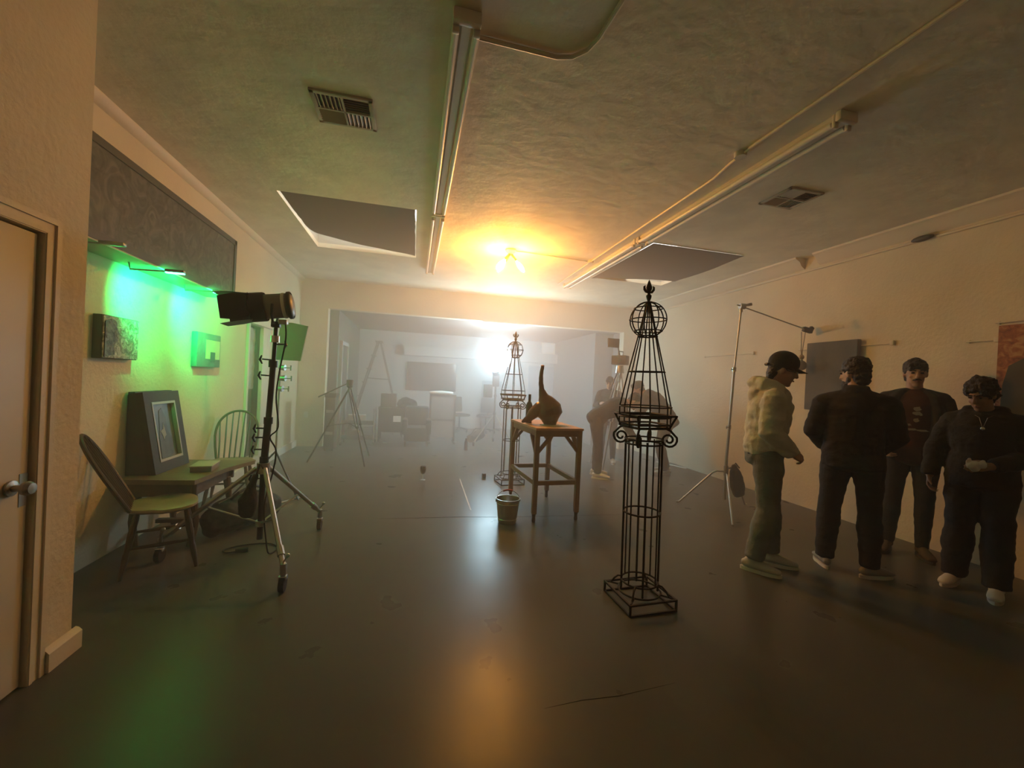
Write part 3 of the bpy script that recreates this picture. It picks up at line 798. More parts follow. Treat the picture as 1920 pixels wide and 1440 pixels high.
# ================================================================ WIRE COLUMNS
def wire_column(label, loc, rz):
    t = thing('wire_column', label, 'garden column', loc, rz, 'wire obelisk columns')
    hw = .165; r = .0062
    b_ = MB()
    for z in (.007, .072):
        p = [(-hw, -hw, z), (hw, -hw, z), (hw, hw, z), (-hw, hw, z)]
        for k in range(4): b_.bar(p[k], p[(k + 1) % 4], .012, .012)
    for x in (-hw, hw):
        for y in (-hw, hw): b_.bar((x, y, 0), (x, y, .078), .012, .012, (0, 1, 0))
    b_.build('plinth', IRON, t, local=True)
    b_ = MB()
    b_.torus((0, 0, .078), .135, r, n=32)
    for k in range(4):
        a = PI / 4 + k * PI / 2
        d = V((math.cos(a), math.sin(a), 0))
        b_.tube([d * .225 + V((0, 0, .075)), d * .19 + V((0, 0, .077)), d * .17 + V((0, 0, .11)), d * .145 + V((0, 0, .135)), d * .115 + V((0, 0, .14))], r, 6)
        b_.tube([d * .135 + V((0, 0, .078)), d * .19 + V((0, 0, .077))], r, 6)
    b_.torus((0, 0, .14), .118, r, n=32)
    b_.build('foot_ring', IRON, t, local=True)
    for k in range(8):
        a = PI / 8 + k * PI / 4
        d = V((math.cos(a), math.sin(a), 0)) * .118
        MB().tube([d + V((0, 0, .078 if k % 2 else .14)), d + V((0, 0, 1.075))], r * (1.15 if k % 2 else .8), 6).build('shaft_rod', IRON, t, local=True)
    MB().torus((0, 0, .60), .118, r, n=36).torus((0, 0, 1.055), .118, r, n=36).torus((0, 0, 1.085), .122, r, n=36).build('shaft_ring', IRON, t, local=True)
    for k in range(4):
        a = PI / 4 + k * PI / 2 + .0
        d = V((math.cos(a), math.sin(a), 0))
        pts = [d * .13 + V((0, 0, 1.165)), d * .165 + V((0, 0, 1.15)), d * .195 + V((0, 0, 1.118))]
        c = d * .155 + V((0, 0, 1.092)); zz = V((0, 0, 1))
        for j in range(22):
            th = .35 - j * (2 * PI * 1.55) / 21
            rr = .052 * (1 - .78 * j / 21)
            pts.append(c + d * rr * math.cos(th) + zz * rr * math.sin(th))
        MB().tube(pts, .0075, 6).build('scroll', IRON, t, local=True)
    # tray-like capital: two square-ish frames with pointed corners
    def star(rc, rm, z, n=6):
        o = []
        for k in range(4):
            a0 = PI / 4 + k * PI / 2; a1 = a0 + PI / 2
            p0 = V((math.cos(a0) * rc, math.sin(a0) * rc, z)); p1 = V((math.cos(a1) * rc, math.sin(a1) * rc, z)); mid = V((math.cos((a0 + a1) / 2) * rm, math.sin((a0 + a1) / 2) * rm, z))
            for j in range(n):
                q = j / n
                o.append((1 - q) ** 2 * p0 + 2 * q * (1 - q) * mid + q * q * p1)
        return o
    cp = MB().tube(star(.20, .15, 1.245), .0075, 6, closed=True).tube(star(.165, .122, 1.185), .0075, 6, closed=True).tube(star(.158, .118, 1.165), .009, 6, closed=True)
    for k in range(4):
        a = PI / 4 + k * PI / 2
        cp.tube([(math.cos(a) * .20, math.sin(a) * .20, 1.245), (math.cos(a) * .178, math.sin(a) * .178, 1.205), (math.cos(a) * .158, math.sin(a) * .158, 1.165)], .0075, 6)
    cp.torus((0, 0, 1.235), .165, r, n=36)
    cp.build('capital', IRON, t, local=True)
    for k in range(8):
        a = PI / 8 + k * PI / 4
        d = V((math.cos(a), math.sin(a), 0))
        MB().tube([d * .165 + V((0, 0, 1.17)), d * .165 + V((0, 0, 1.30)), d * .115 + V((0, 0, 1.53)), d * .06 + V((0, 0, 1.765)), d * .012 + V((0, 0, 1.985))], .0045, 6).build('spire_rod', IRON, t, local=True)
    MB().torus((0, 0, 1.30), .166, .0045, n=36).torus((0, 0, 1.53), .117, .0045, n=32).torus((0, 0, 1.765), .062, .005, n=24).build('spire_ring', IRON, t, local=True)
    sp = MB(); c = V((0, 0, 1.875)); R = .118
    for k in range(4): sp.torus(c, R, .0042, (math.cos(k * PI / 4), math.sin(k * PI / 4), 0), n=36)
    for zz in (-.075, 0, .075): sp.torus(c + V((0, 0, zz)), math.sqrt(R * R - zz * zz), .0042, n=36)
    sp.build('orb', IRON, t, local=True)
    fn = MB().lathe([(.001, 1.98), (.012, 1.985), (.009, 2.0), (.016, 2.02), (.018, 2.035), (.009, 2.045), (.010, 2.06), (.018, 2.075), (.020, 2.09), (.008, 2.125), (.001, 2.14)], (0, 0, 0), 14)
    for s in (-1, 1):
        fn.tube([(s * .005, 0, 2.055), (s * .022, 0, 2.06), (s * .034, 0, 2.075), (s * .036, 0, 2.092), (s * .028, 0, 2.098)], [.006, .009, .009, .007, .004], 8)
    fn.build('finial', IRON, t, local=True)
    return t
wcol = wire_column('tall wire obelisk column standing in the near right of the floor', (1.525, 2.46, 0), .03)
wcol.rotation_euler.y = -.018
w2c = dup(wcol, (1.37, 5.66, 0), .10, 'tall wire obelisk column behind the wooden stand and bucket')
w2c.rotation_euler.y = 0

# ================================================================ WORK TABLE WITH GOURD AND BOTTLE
WT = mat('bare_timber', (.215, .135, .075), .5, bump=.15, bscale=35, var=.2, vscale=9)
WTT = mat('scrubbed_timber', (.46, .30, .17), .5, bump=.1, bscale=35, var=.25, vscale=8)
st = thing('tall_work_table', 'tall narrow timber work table carrying the dark gourd', 'table', (1.46, 4.46, 0))
cx, cy_ = 1.465, 4.47
R_ = rotz(.05)
def tp_(x, y, z): return V((cx, cy_, 0)) + R_ @ V((x, y, z))
hwx, hwy, TZ = .235, .43, .965
pts = [tp_(-.265, -.465, 0), tp_(.265, -.465, 0), tp_(.285, .465, 0), tp_(-.265, .465, 0)]
MB().prism([(p.x, p.y) for p in pts], (0, 0, TZ - .022), (1, 0, 0), (0, 1, 0), (0, 0, .022)).build('tabletop', WTT, st, smooth=0)
ap = MB()
for a, c in (((-hwx, -hwy), (hwx, -hwy)), ((hwx, -hwy), (hwx, hwy)), ((hwx, hwy), (-hwx, hwy)), ((-hwx, hwy), (-hwx, -hwy))):
    ap.bar(tp_(*a, TZ - .055), tp_(*c, TZ - .055), .022, .066)
ap.build('apron', WT, st, smooth=0)
for x in (-hwx, hwx):
    for y in (-hwy, hwy):
        l = MB().bar(tp_(x, y, .085), tp_(x, y, TZ - .022), .048, .048, (1, 0, 0), .003).build('leg', WT, st, smooth=0)
        MB().tube([tp_(x, y, .086), tp_(x, y, .05), tp_(x, y, .02), tp_(x, y, 0)], [.022, .016, .02, .017], 10).build('foot', BLACKM, l)
for y in (-hwy, hwy):
    for s in (-1, 1): MB().bar(tp_(s * (hwx - .012), y, TZ - .25), tp_(s * (hwx - .15), y, TZ - .085), .03, .04, (0, 1, 0)).build('corner_brace', WT, st, smooth=0)
for x in (-hwx, hwx):
    for s in (-1, 1): MB().bar(tp_(x, s * (hwy - .012), TZ - .26), tp_(x, s * (hwy - .17), TZ - .085), .03, .04, (1, 0, 0)).build('corner_brace', WT, st, smooth=0)
for a, c in (((-hwx, -hwy), (hwx, -hwy)), ((hwx, -hwy), (hwx, hwy)), ((hwx, hwy), (-hwx, hwy)), ((-hwx, hwy), (-hwx, -hwy))):
    MB().bar(tp_(*a, .40), tp_(*c, .40), .034, .046).build('stretcher', WT, st, smooth=0)

GRD = mat('dark_copper_skin', (.085, .042, .024), .30, bump=.12, bscale=12, var=.35, vscale=7, metal=.35)
gd = thing('gourd_sculpture', 'dark coppery swan-necked gourd standing on the tall work table', 'sculpture', (1.46, 4.35, TZ))
g0 = V((1.46, 4.36, TZ))
def gp(x, z, y=0): return g0 + V((x, y, z))
m = MB()
m.loft([gp(-.085, .635), gp(-.092, .60), gp(-.098, .54), gp(-.095, .46), gp(-.082, .385), gp(-.06, .32), gp(-.03, .26), gp(.005, .19), gp(.02, .12), gp(.03, .06)], [.019, .020, .023, .026, .032, .052, .098, .142, .148, .095], (0, 1, 0), 22, .8)
m.loft([gp(-.10, .19), gp(-.165, .12), gp(-.225, .06), gp(-.285, .026)], [.07, .062, .04, .016], (0, 1, 0), 14, .7)
for (x, y) in ((.02, -.05), (.075, -.03), (.10, .04), (.03, .07)): m.loft([gp(x * .8, .09, y * .7), gp(x * 1.05, .0, y)], [.038, .02], (0, 1, 0), 8, 0)
m.build('body', GRD, gd, remesh=.008, wr=.004, wscale=10, sm=4)
MB().ell(gp(-.084, .648), (.021, .021, .012), n=12).build('neck_tip', mat('tip_highlight', (.35, .16, .08), .35, metal=.4), gd)  # orange lamp highlight on the tip, put into its colour
wb = thing('wine_bottle', 'dark wine bottle standing behind the gourd on the work table', 'bottle', (1.285, 4.5, TZ))
MB().lathe([(.001, 0), (.036, 0), (.038, .01), (.038, .19), (.030, .225), (.016, .245), (.0135, .30), (.001, .30)], (1.285, 4.5, TZ), 20).build('bottle_glass', mat('dark_bottle_glass', (.02, .028, .02), .12), wb)
MB().lathe([(.0155, .25), (.0155, .325), (.001, .327)], (1.285, 4.5, TZ), 16).build('foil_capsule', mat('black_foil', (.018, .016, .015), .35), wb)
rg = MB().prism([(-.12, -.10), (.05, -.14), (.16, -.04), (.12, .08), (-.06, .10), (-.15, .04)], (1.53, 4.33, TZ), (1, 0, 0), (0, 1, 0), (0, 0, .004)).build('paper_sheet', mat('pale_paper', (.62, .56, .45), .8), smooth=0)
tag(rg, 'pale paper sheet under the gourd on the work table', 'paper')

# bucket
bk = thing('metal_bucket', 'galvanised bucket with red grip standing by the work table', 'bucket', (.98, 4.05, 0))
GAL = mat('galvanised_steel', (.46, .47, .42), .32, metal=.9, bump=.08, bscale=40)
MB().lathe([(.001, .004), (.088, .0), (.09, .006), (.096, .05), (.118, .232), (.124, .238), (.124, .246), (.116, .246), (.112, .23), (.09, .03), (.001, .026)], (.98, 4.05, 0), 32).build('pail', GAL, bk)
MB().torus((.98, 4.05, .20), .1155, .003, n=32).torus((.98, 4.05, .045), .097, .003, n=32).build('bead', GAL, bk)
bh = [V((.98, 4.05, .225)) + V((-.122 * math.cos(a), .03 * math.sin(a), .095 * math.sin(a))) for a in [PI * k / 16 for k in range(17)]]
MB().tube(bh, .0028, 6).build('bail', STEEL, bk)
MB().tube(bh[6:11], .010, 10).build('grip', mat('red_wood', (.30, .05, .03), .45), bk)
MB().ell((.857, 4.05, .225), (.006, .016, .018), n=8).ell((1.103, 4.05, .225), (.006, .016, .018), n=8).build('ear', GAL, bk)

# small things on the floor
gl = thing('wine_glass', 'small stemmed glass of dark wine standing on the bare floor', 'glass', (.18, 5.85, 0))
MB().lathe([(.001, 0), (.034, .0), (.034, .004), (.006, .01), (.005, .075), (.02, .09)], (.18, 5.85, 0), 18, cap=False).build('stem', glass_mat('clear_glass', (.9, .92, .9), .05, .9), gl)
MB().lathe([(.001, .085), (.02, .088), (.036, .11), (.041, .145), (.038, .19), (.034, .195), (.001, .195)], (.18, 5.85, 0), 20).build('bowl', mat('dark_wine', (.02, .012, .012), .1), gl)
bx_ = MB().box((1.055, 5.93, .035), (.05, .05, .07), rotz(.2), .006).build('black_cup', BLACK)
tag(bx_, 'small black cup on the floor left of the far wire column', 'cup')
tpm = mat('white_tape', (.5, .5, .48), .5)
tpo = MB().prism([(-.007, 0), (.007, 0), (.008, 1.42), (-.006, 1.43)], (.667, 4.46, .0005), (1, .0, 0), (.022, 1, 0), (0, 0, .0012)).build('floor_tape', tpm, smooth=0)
tag(tpo, 'strip of white tape on the floor left of the bucket', 'tape')

# ================================================================ RIGHT SIDE: C-STAND, PAINTINGS, RAILS
cs_ = thing('boom_stand', 'chrome grip stand with a boom arm reaching right, beside the hooded man', 'stand', (3.72, 4.24, 0))
MB().tube([(3.715, 4.24, .12), (3.72, 4.24, .6)], .0175, 12).tube([(3.715, 4.24, .55), (3.735, 4.24, 1.02)], .0175, 12).tube([(3.735, 4.24, 1.0), (3.765, 4.24, 1.72)], .0145, 12).tube([(3.765, 4.24, 1.7), (3.82, 4.24, 2.42)], .011, 12).build('mast', STEEL, cs_)
for z, x in ((1.0, 3.735), (1.7, 3.764)):
    MB().cyl((x, 4.24, z - .025), (x, 4.24, z + .025), .024, n=12).tube([(x, 4.24, z), (x - .05, 4.22, z)], .006, 6).ell((x - .055, 4.22, z), (.008, .008, .02), n=8).build('collar', CHROME, cs_)
for (ex, ey), h in (((3.27, 4.54), .46), ((3.33, 3.66), .44), ((4.15, 4.36), .50)):
    a = V((3.72, 4.24, h)); e = V((ex, ey, .02)); d = V((ex - 3.72, ey - 4.24, 0)).normalized()
    MB().tube([a + d * .02, a + d * .10 + V((0, 0, .0)), a + d * .15 + V((0, 0, -.03)), e + V((0, 0, .0)) - d * .03, e], [.012, .012, .012, .011, .011], 10).build('leg', CHROME, cs_)
    MB().cyl((3.72, 4.24, h - .03), (3.72, 4.24, h + .03), .026, n=14).build('leg_hub', STEEL, cs_)
MB().cyl((3.80, 4.24, 2.47), (3.86, 4.23, 2.47), .035, n=16).cyl((3.82, 4.24, 2.40), (3.82, 4.24, 2.50), .02, n=12).tube([(3.86, 4.23, 2.48), (3.93, 4.2, 2.50)], [.012, .02], 10).build('grip_head', STEEL, cs_)
MB().tube([(3.77, 4.25, 2.485), (4.86, 4.20, 2.235)], .008, 10).build('boom_arm', STEEL, cs_)
cl = MB().box((4.79, 4.205, 2.25), (.13, .05, .06), Matrix.Rotation(.2, 3, 'Y'), .01).box((4.845, 4.205, 2.26), (.05, .04, .08), Matrix.Rotation(.5, 3, 'Y'), .01)
cl.build('clamp', BLACK, cs_)
hb = thing('hanging_ornament', 'small round ornament hung on cords from the boom arm', 'ornament', (4.72, 4.2, 1.78))
MB().tube([(4.70, 4.205, 2.22), (4.715, 4.205, 1.93)], .004, 6).tube([(4.76, 4.205, 2.22), (4.722, 4.205, 1.93)], .004, 6).build('cord', mat('cord', (.12, .09, .06), .8), hb)
MB().ell((4.72, 4.205, 1.905), (.032, .03, .032), n=14).ell((4.72, 4.205, 1.945), .012, n=8).build('upper_ball', mat('old_brass', (.40, .29, .15), .3, metal=.8), hb)
MB().ell((4.725, 4.205, 1.80), (.062, .058, .062), n=18).tube([(4.72, 4.205, 1.87), (4.723, 4.205, 1.86)], .016, 10).build('lower_ball', mat('dull_brass', (.26, .19, .10), .35, metal=.8), hb)
sg = thing('sandbag', 'black sandbag hanging on the leg of the boom stand', 'sandbag', (3.88, 4.26, .3))
MB().loft([(3.84, 4.25, .53), (3.86, 4.25, .44), (3.90, 4.25, .30), (3.93, 4.25, .18)], [(.03, .03), (.075, .05), (.10, .06), (.075, .05)], (1, 0, 0), 14, .7).build('bag_body', DCLOTH, sg, remesh=.01, wr=.008)
MB().tube([(3.83, 4.25, .52), (3.86, 4.25, .56), (3.92, 4.25, .5)], .008, 6).build('strap', BLACK, sg)

bp_ = thing('dark_painting', 'dark slate canvas on the right wall behind the man in black', 'painting', (XR, 3.93, 1.3))
MB().bx(XR - .075, XR - .029, 3.63, 4.25, 1.25, 2.09, bev=.004).build('stretcher', mat('dark_canvas_edge', (.06, .06, .055), .8), bp_)
MB().bx(XR - .08, XR - .075, 3.635, 4.245, 1.255, 2.085).build('picture_surface', mat('slate_canvas', (.085, .082, .078), .7, var=.25, vscale=4, bump=.2), bp_)
op = thing('orange_painting', 'orange patterned painting with a dark figure, at the right edge', 'painting', (XR, 2.2, 1.2))
MB().bx(XR - .04, XR, 1.7, 2.50, 1.15, 2.105, bev=.004).build('stretcher', mat('orange_edge', (.22, .07, .03), .7), op)
MB().bx(XR - .046, XR - .04, 1.705, 2.495, 1.155, 2.10).build('picture_surface', ramp_mat('orange_pattern', [(.3, (.16, .04, .02)), (.5, (.34, .10, .035)), (.65, (.46, .24, .10))], 16, .6, dist=1.), op)
MB().prism([(0, 0), (.75, 0), (.75, .5), (.70, .62), (.6, .72), (.52, .85), (.40, .90), (.27, .85), (.2, .7), (.06, .62), (.02, .45)], (XR - .046, 2.47, 1.16), (0, -.8, 0), (0, 0, .96), (-.003, 0, 0)).build('painted_figure', mat('dark_figure_paint', (.05, .052, .042), .6, var=.3), op, smooth=0)

def rail(y0, y1, z, label, knob=True):
    t = thing('hanging_rail', label, 'rail', (XR, (y0 + y1) / 2, z), 0, 'picture hanging rails')
    MB().tube([(XR - .018, y0, z), (XR - .018, y1, z)], .0075, 8).build('rod', TRIMW, t)
    MB().bx(XR - .03, XR, y0 - .02, y0 + .015, z - .02, z + .03, bev=.004).build('end_block', TRIMW, t)
    MB().bx(XR - .014, XR, y1 - .02, y1, z - .015, z + .015).build('bracket', TRIMW, t)
rail(5.17, 6.24, 2.02, 'wall rail left of the boom stand, on the right wall')
rail(3.33, 4.42, 2.02, 'wall rail behind the dark slate canvas')
rail(2.52, 2.72, 1.985, 'short wall rail just left of the orange painting')
rail(1.9, 2.53, 2.135, 'short wall rail above the orange painting')
jb = MB().ell((XR - .04, 3.09, 3.052), (.028, .10, .03), n=12).build('rail_junction_box', mat('dark_plastic', (.07, .06, .045), .5))  # junction box on the picture rail
tag(jb, 'small dark junction box on the rail high on the right wall', 'sensor')
ot_ = MB().bx(-2.02, -1.95, YF - .012, YF, .55, .665, bev=.003).build('wall_outlet', WHITE)
tag(ot_, 'small outlet plate low on the pier by the wide opening', 'outlet')

# ================================================================ REAR ROOM
tv = thing('wall_screen', 'wide dark screen mounted on the rear wall', 'screen', (.48, YR, 1.45))
MB().bx(-.22, 1.18, YR - .075, YR - .02, 1.06, 1.86, bev=.008).bx(.2, .8, YR - .02, YR, 1.25, 1.65).build('casing', BLACK, tv)
MB().bx(-.2, 1.16, YR - .078, YR - .075, 1.09, 1.84).build('screen', mat('screen_glass', (.02, .022, .025), .15), tv)

LADW = mat('ladder_wood', (.14, .12, .09), .6)
ld = thing('step_ladder', 'wooden A-frame step ladder standing in the rear room', 'ladder', (-.72, 10.2, 0))
tl = V((-.86, 10.2, 2.22))
for y in (-.16, .16):
    MB().bar((-1.45, 10.2 + y * 1.4, 0), (-.86, 10.2 + y, 2.2), .03, .09, (0, 1, 0)).build('stile', LADW, ld)
    MB().bar((-.22, 10.2 + y * 1.4, 0), (-.80, 10.2 + y, 2.2), .025, .035, (0, 1, 0)).build('rear_leg', LADW, ld)
MB().box((-.83, 10.2, 2.215), (.16, .36, .03)).build('top_cap', LADW, ld)
for k in range(1, 7):
    q = k / 7
    MB().box((-1.45 + .59 * q, 10.2, 2.2 * q), (.10, .42 - .1 * q, .022)).build('tread', LADW, ld)
MB().bar((-1.09, 10.04, 1.36), (-.56, 10.04, 1.34), .015, .025).build('spreader', LADW, ld)

tr = thing('tripod', 'spread camera tripod standing in front of the left pier', 'tripod', (-1.08, 7.2, 0))
MB().cyl((-1.02, 7.2, 1.24), (-1.02, 7.2, 1.33), .05, .055, 14).ell((-1.02, 7.2, 1.23), (.05, .05, .04), n=10).build('bowl_head', BLACKM, tr)
MB().tube([(-1.05, 7.18, 1.27), (-1.45, 7.0, 1.04)], .010, 8).build('pan_handle', BLACK, tr)
for (x, y) in ((-1.57, 7.0), (-.70, 7.55), (-.68, 6.68)):
    a = V((-1.02, 7.2, 1.2)); e = V((x, y, .01)); md = a.lerp(e, .52)
    o2 = (e - a).cross(V((0, 0, 1))).normalized() * .022
    l = MB().tube([a + o2, md + o2], .010, 8).tube([a - o2, md - o2], .010, 8).tube([md, e], .012, 8).build('leg', BLACKM, tr)
    MB().ell(md, (.03, .03, .02), n=8).build('leg_clamp', BLACK, l)
    MB().tube([V((-1.02, 7.2, .62)), md], .006, 6).build('spreader', BLACKM, tr)

DG = mat('dark_crate', (.05, .05, .048), .7)
GB = mat('grey_board', (.16, .16, .165), .7)
sk_ = thing('tall_case', 'tall narrow dark equipment case standing at the left jamb', 'case', (-1.45, 8.25, 0))
MB().bx(-1.56, -1.38, 8.10, 8.40, .03, 1.02, bev=.015).build('case_body', DG, sk_)
MB().bx(-1.57, -1.37, 8.09, 8.41, .98, 1.06, bev=.01).build('lid', BLACK, sk_)
for z in (.3, .7): MB().bx(-1.53, -1.41, 8.085, 8.10, z, z + .05).build('latch', STEEL, sk_)
for (x, y) in ((-1.53, 8.13), (-1.41, 8.13), (-1.53, 8.37), (-1.41, 8.37)): MB().cyl((x - .012, y, .02), (x + .012, y, .02), .02, n=10).build('caster', RUBBER, sk_)

ct = thing('utility_cart', 'low utility cart loaded with gear just inside the opening', 'cart', (-1.05, 8.95, 0))
for z in (.12, .42): MB().bx(-1.38, -.74, 8.75, 9.2, z, z + .03).bx(-1.38, -.74, 8.75, 8.765, z, z + .08).build('shelf', GB, ct)
for x in (-1.37, -.75):
    for y in (8.76, 9.19):
        MB().tube([(x, y, .05), (x, y, .75)], .014, 8).build('post', STEEL, ct)
        MB().cyl((x - .015, y, .035), (x + .015, y, .035), .035, n=12).build('caster', RUBBER, ct)
def carton(c, s, label, m_, a=0., open_=False):
    t = thing('carton', label, 'box', (c[0], c[1], c[2]))
    MB().box((c[0], c[1], c[2] + s[2] / 2), s, rotz(a), .006).build('box_body', m_, t)
    MB().box((c[0], c[1], c[2] + s[2] + .003), (s[0] * .2, s[1] * 1.002, .004), rotz(a)).build('tape_strip', mat('box_tape', (.45, .42, .36), .5), t)
PALE = mat('pale_card', (.42, .40, .34), .8); BRN = mat('brown_card', (.20, .15, .09), .8)
carton((-1.1, 8.97, .45), (.34, .26, .15), 'pale carton on the upper shelf of the utility cart', PALE, .1)
carton((-1.14, 8.97, .15), (.3, .26, .14), 'brown carton on the lower shelf of the utility cart', BRN, -.1)

dt = thing('cluttered_desk', 'dark desk heaped with gear in front of the step ladder', 'desk', (-.35, 9.5, 0))
MB().bx(-.72, .12, 9.28, 9.78, .70, .74).build('desktop', DG, dt)
MB().bx(-.70, .10, 9.74, 9.76, .15, .70).build('modesty_panel', DG, dt)
for x in (-.69, .09):
    for y in (9.31, 9.75): MB().bx(x - .02, x + .02, y - .02, y + .02, 0, .70).build('leg', BLACKM, dt)
carton((-.52, 9.5, .74), (.32, .3, .30), 'dark stacked crate at the left end of the cluttered desk', DG)
bgs = thing('coat_heap', 'dark coat thrown over gear on the cluttered desk', 'coat', (-.1, 9.5, .74))
MB().ell((-.14, 9.5, .83), (.2, .18, .13), n=18).ell((-.02, 9.47, .80), (.13, .14, .10), n=14).build('cloth', DCLOTH, bgs, remesh=.015, wr=.03, wscale=7)
wp = MB().box((-.18, 9.15, .5), (.16, .02, .13), Matrix.Rotation(-.2, 3, 'X')).build('clipboard', mat('white_card', (.75, .74, .7), .7))
tag(wp, 'white card leaning on the front of the cluttered desk', 'card')
wp.location = (-.14, .12, 0)

sof = thing('armchair', 'dark slouchy armchair beside the large framed board', 'armchair', (.12, 8.95, 0))
UPH = mat('dark_upholstery', (.04, .045, .042), .9, bump=.2)
MB().box((.10, 8.98, .25), (.50, .50, .30), bev=.05).build('seat_base', UPH, sof)
MB().box((.10, 9.20, .58), (.50, .15, .46), Matrix.Rotation(.15, 3, 'X'), .05).build('backrest', UPH, sof)
for s in (-1, 1): MB().box((.10 + s * .24, 8.96, .40), (.11, .48, .32), bev=.04).build('armrest', UPH, sof)
for x in (-.12, .32):
    for y in (8.76, 9.18): MB().cyl((x, y, 0), (x, y, .11), .015, .02, 8).build('leg', WOOD, sof)

sof.location.y -= .09

dr = thing('framed_board', 'large grey board in a frame on legs near the middle of the opening', 'board', (.62, 9.3, 0))
MB().bx(.40, .90, 9.28, 9.31, .52, 1.03).build('panel', GB, dr)
MB().bx(.36, .40, 9.27, 9.33, .12, 1.06).bx(.90, .94, 9.27, 9.33, .0, 1.06).bx(.36, .94, 9.27, 9.33, 1.03, 1.07).bx(.36, .94, 9.27, 9.33, .48, .52).build('frame', DG, dr)
MB().bx(.40, .90, 9.28, 9.31, .12, .48).build('lower_panel', mat('mid_grey_board', (.24, .235, .23), .7), dr)
for x in (.38, .92):
    MB().bar((x, 9.06, .015), (x, 9.54, .015), .04, .03).bx(x - .02, x + .02, 9.28, 9.32, 0, .14).build('foot', DG, dr)
pp = MB().loft([(.36, 9.30, 1.10), (.62, 9.30, 1.11), (.85, 9.30, 1.10)], [(.03, .035), (.05, .045), (.03, .035)], (0, 1, 0), 10, .6).build('folded_cloth', mat('pale_cloth', (.55, .54, .5), .9, bump=.3))
tag(pp, 'pale folded cloth draped along the top of the framed board', 'cloth')

def office_chair(label, x, y, a):
    t = thing('swivel_chair', label, 'chair', (x, y, 0), a, 'chairs by the rear wall')
    MB().box((0, 0, .46), (.44, .42, .07), bev=.03).build('seat', BLACK, t, local=True)
    MB().box((0, .2, .74), (.40, .06, .42), Matrix.Rotation(-.12, 3, 'X'), .028).build('backrest', BLACK, t, local=True)
    MB().tube([(0, .14, .44), (0, .24, .5), (0, .23, .66)], .018, 8).tube([(0, 0, .42), (0, 0, .1)], .022, 10).build('column', BLACKM, t, local=True)
    for k in range(5):
        b_ = 2 * PI * k / 5
        e = V((.26 * math.cos(b_), .26 * math.sin(b_), .065))
        l = MB().tube([(0, 0, .11), e], [.02, .014], 8).build('foot_spoke', BLACKM, t, local=True)
        MB().cyl(e + V((-.01, 0, -.035)), e + V((.01, 0, -.035)), .03, n=10).build('caster', RUBBER, l, local=True)
    return t
oc = office_chair('black swivel chair by the rear wall, left of the tall grey screen', 1.25, 11.25, .5)
dup(oc, (1.95, 11.1, 0), -.4, 'black swivel chair in front of the tall grey screen')
gp_ = thing('folding_screen', 'tall grey standing screen behind the globe light', 'screen', (2.2, 11.75, 0))
MB().bx(1.92, 2.5, 11.7, 11.76, .04, 1.42, bev=.01).build('panel', mat('screen_fabric', (.24, .25, .27), .9), gp_)
for x in (2.0, 2.42): MB().bx(x - .03, x + .03, 11.55, 11.9, 0, .04).build('foot', BLACKM, gp_)
kb = thing('kit_bag', 'dark kit bag slumped beside the globe light stand', 'bag', (1.42, 9.25, 0))
MB().loft([(1.26, 9.2, .10), (1.40, 9.25, .14), (1.56, 9.3, .22)], [(.08, .08), (.11, .12), (.09, .10)], (0, 1, 0), 14, .6).build('bag_body', DCLOTH, kb, remesh=.015, wr=.015)
MB().tube([(1.3, 9.2, .2), (1.4, 9.22, .34), (1.52, 9.28, .32)], .01, 6).build('handle', BLACK, kb)
fx_ = MB().lathe([(.001, 0), (.035, 0), (.035, .17), (.02, .2), (.02, .24), (.001, .24)], (1.08, 8.3, 0), 14).build('spray_can', BLACK)
tag(fx_, 'slim dark canister standing alone on the floor before the opening', 'canister')

# camera rig on tripod at the right
cr = thing('camera_rig', 'cinema camera on a tripod with a monitor, between the crouching crew', 'camera', (3.42, 6.45, 0))
cz = 1.88
MB().box((3.42, 6.45, cz), (.16, .26, .16), rotz(.7), .012).build('camera_body', BLACK, cr)
MB().cyl((3.34, 6.37, cz), (3.23, 6.27, cz), .055, .06, 16).build('lens', BLACK, cr)
MB().box((3.20, 6.30, cz + .27), (.22, .03, .15), rotz(.1), .008).tube([(3.40, 6.44, cz + .08), (3.33, 6.38, cz + .22), (3.24, 6.32, cz + .24)], .012, 8).build('monitor', BLACKM, cr)
MB().tube([(3.36, 6.42, cz + .08), (3.36, 6.42, cz + .15), (3.48, 6.48, cz + .15), (3.48, 6.48, cz + .08)], .012, 8).build('top_handle', STEEL, cr)
MB().box((3.53, 6.53, cz), (.08, .12, .13), rotz(.7), .01).build('battery', DG, cr)
MB().cyl((3.42, 6.45, cz - .09), (3.42, 6.45, cz - .22), .06, .075, 16).build('fluid_head', STEEL, cr)
MB().tube([(3.38, 6.42, cz - .17), (3.18, 6.3, cz - .52)], .011, 8).build('pan_handle', BLACK, cr)
for (x, y) in ((3.06, 6.20), (3.46, 5.96), (3.18, 6.95)):
    a = V((3.42, 6.45, cz - .22)); e = V((x, y, .012)); md = a.lerp(e, .5)
    o2 = (e - a).cross(V((0, 0, 1))).normalized() * .03
    MB().tube([a + o2, md + o2], .012, 8).tube([a - o2, md - o2], .012, 8).tube([md, e], .014, 8).tube([e + V((0, 0, .02)), e + V((0, 0, -.011))], .02, 8).build('leg', STEEL, cr)
lt = MB().tube([(4.6, 7.05, .02), (4.82, 6.45, .02)], .012, 8).build('white_pole', WHITE)
tag(lt, 'thin white pole lying on the floor along the right wall', 'pole')

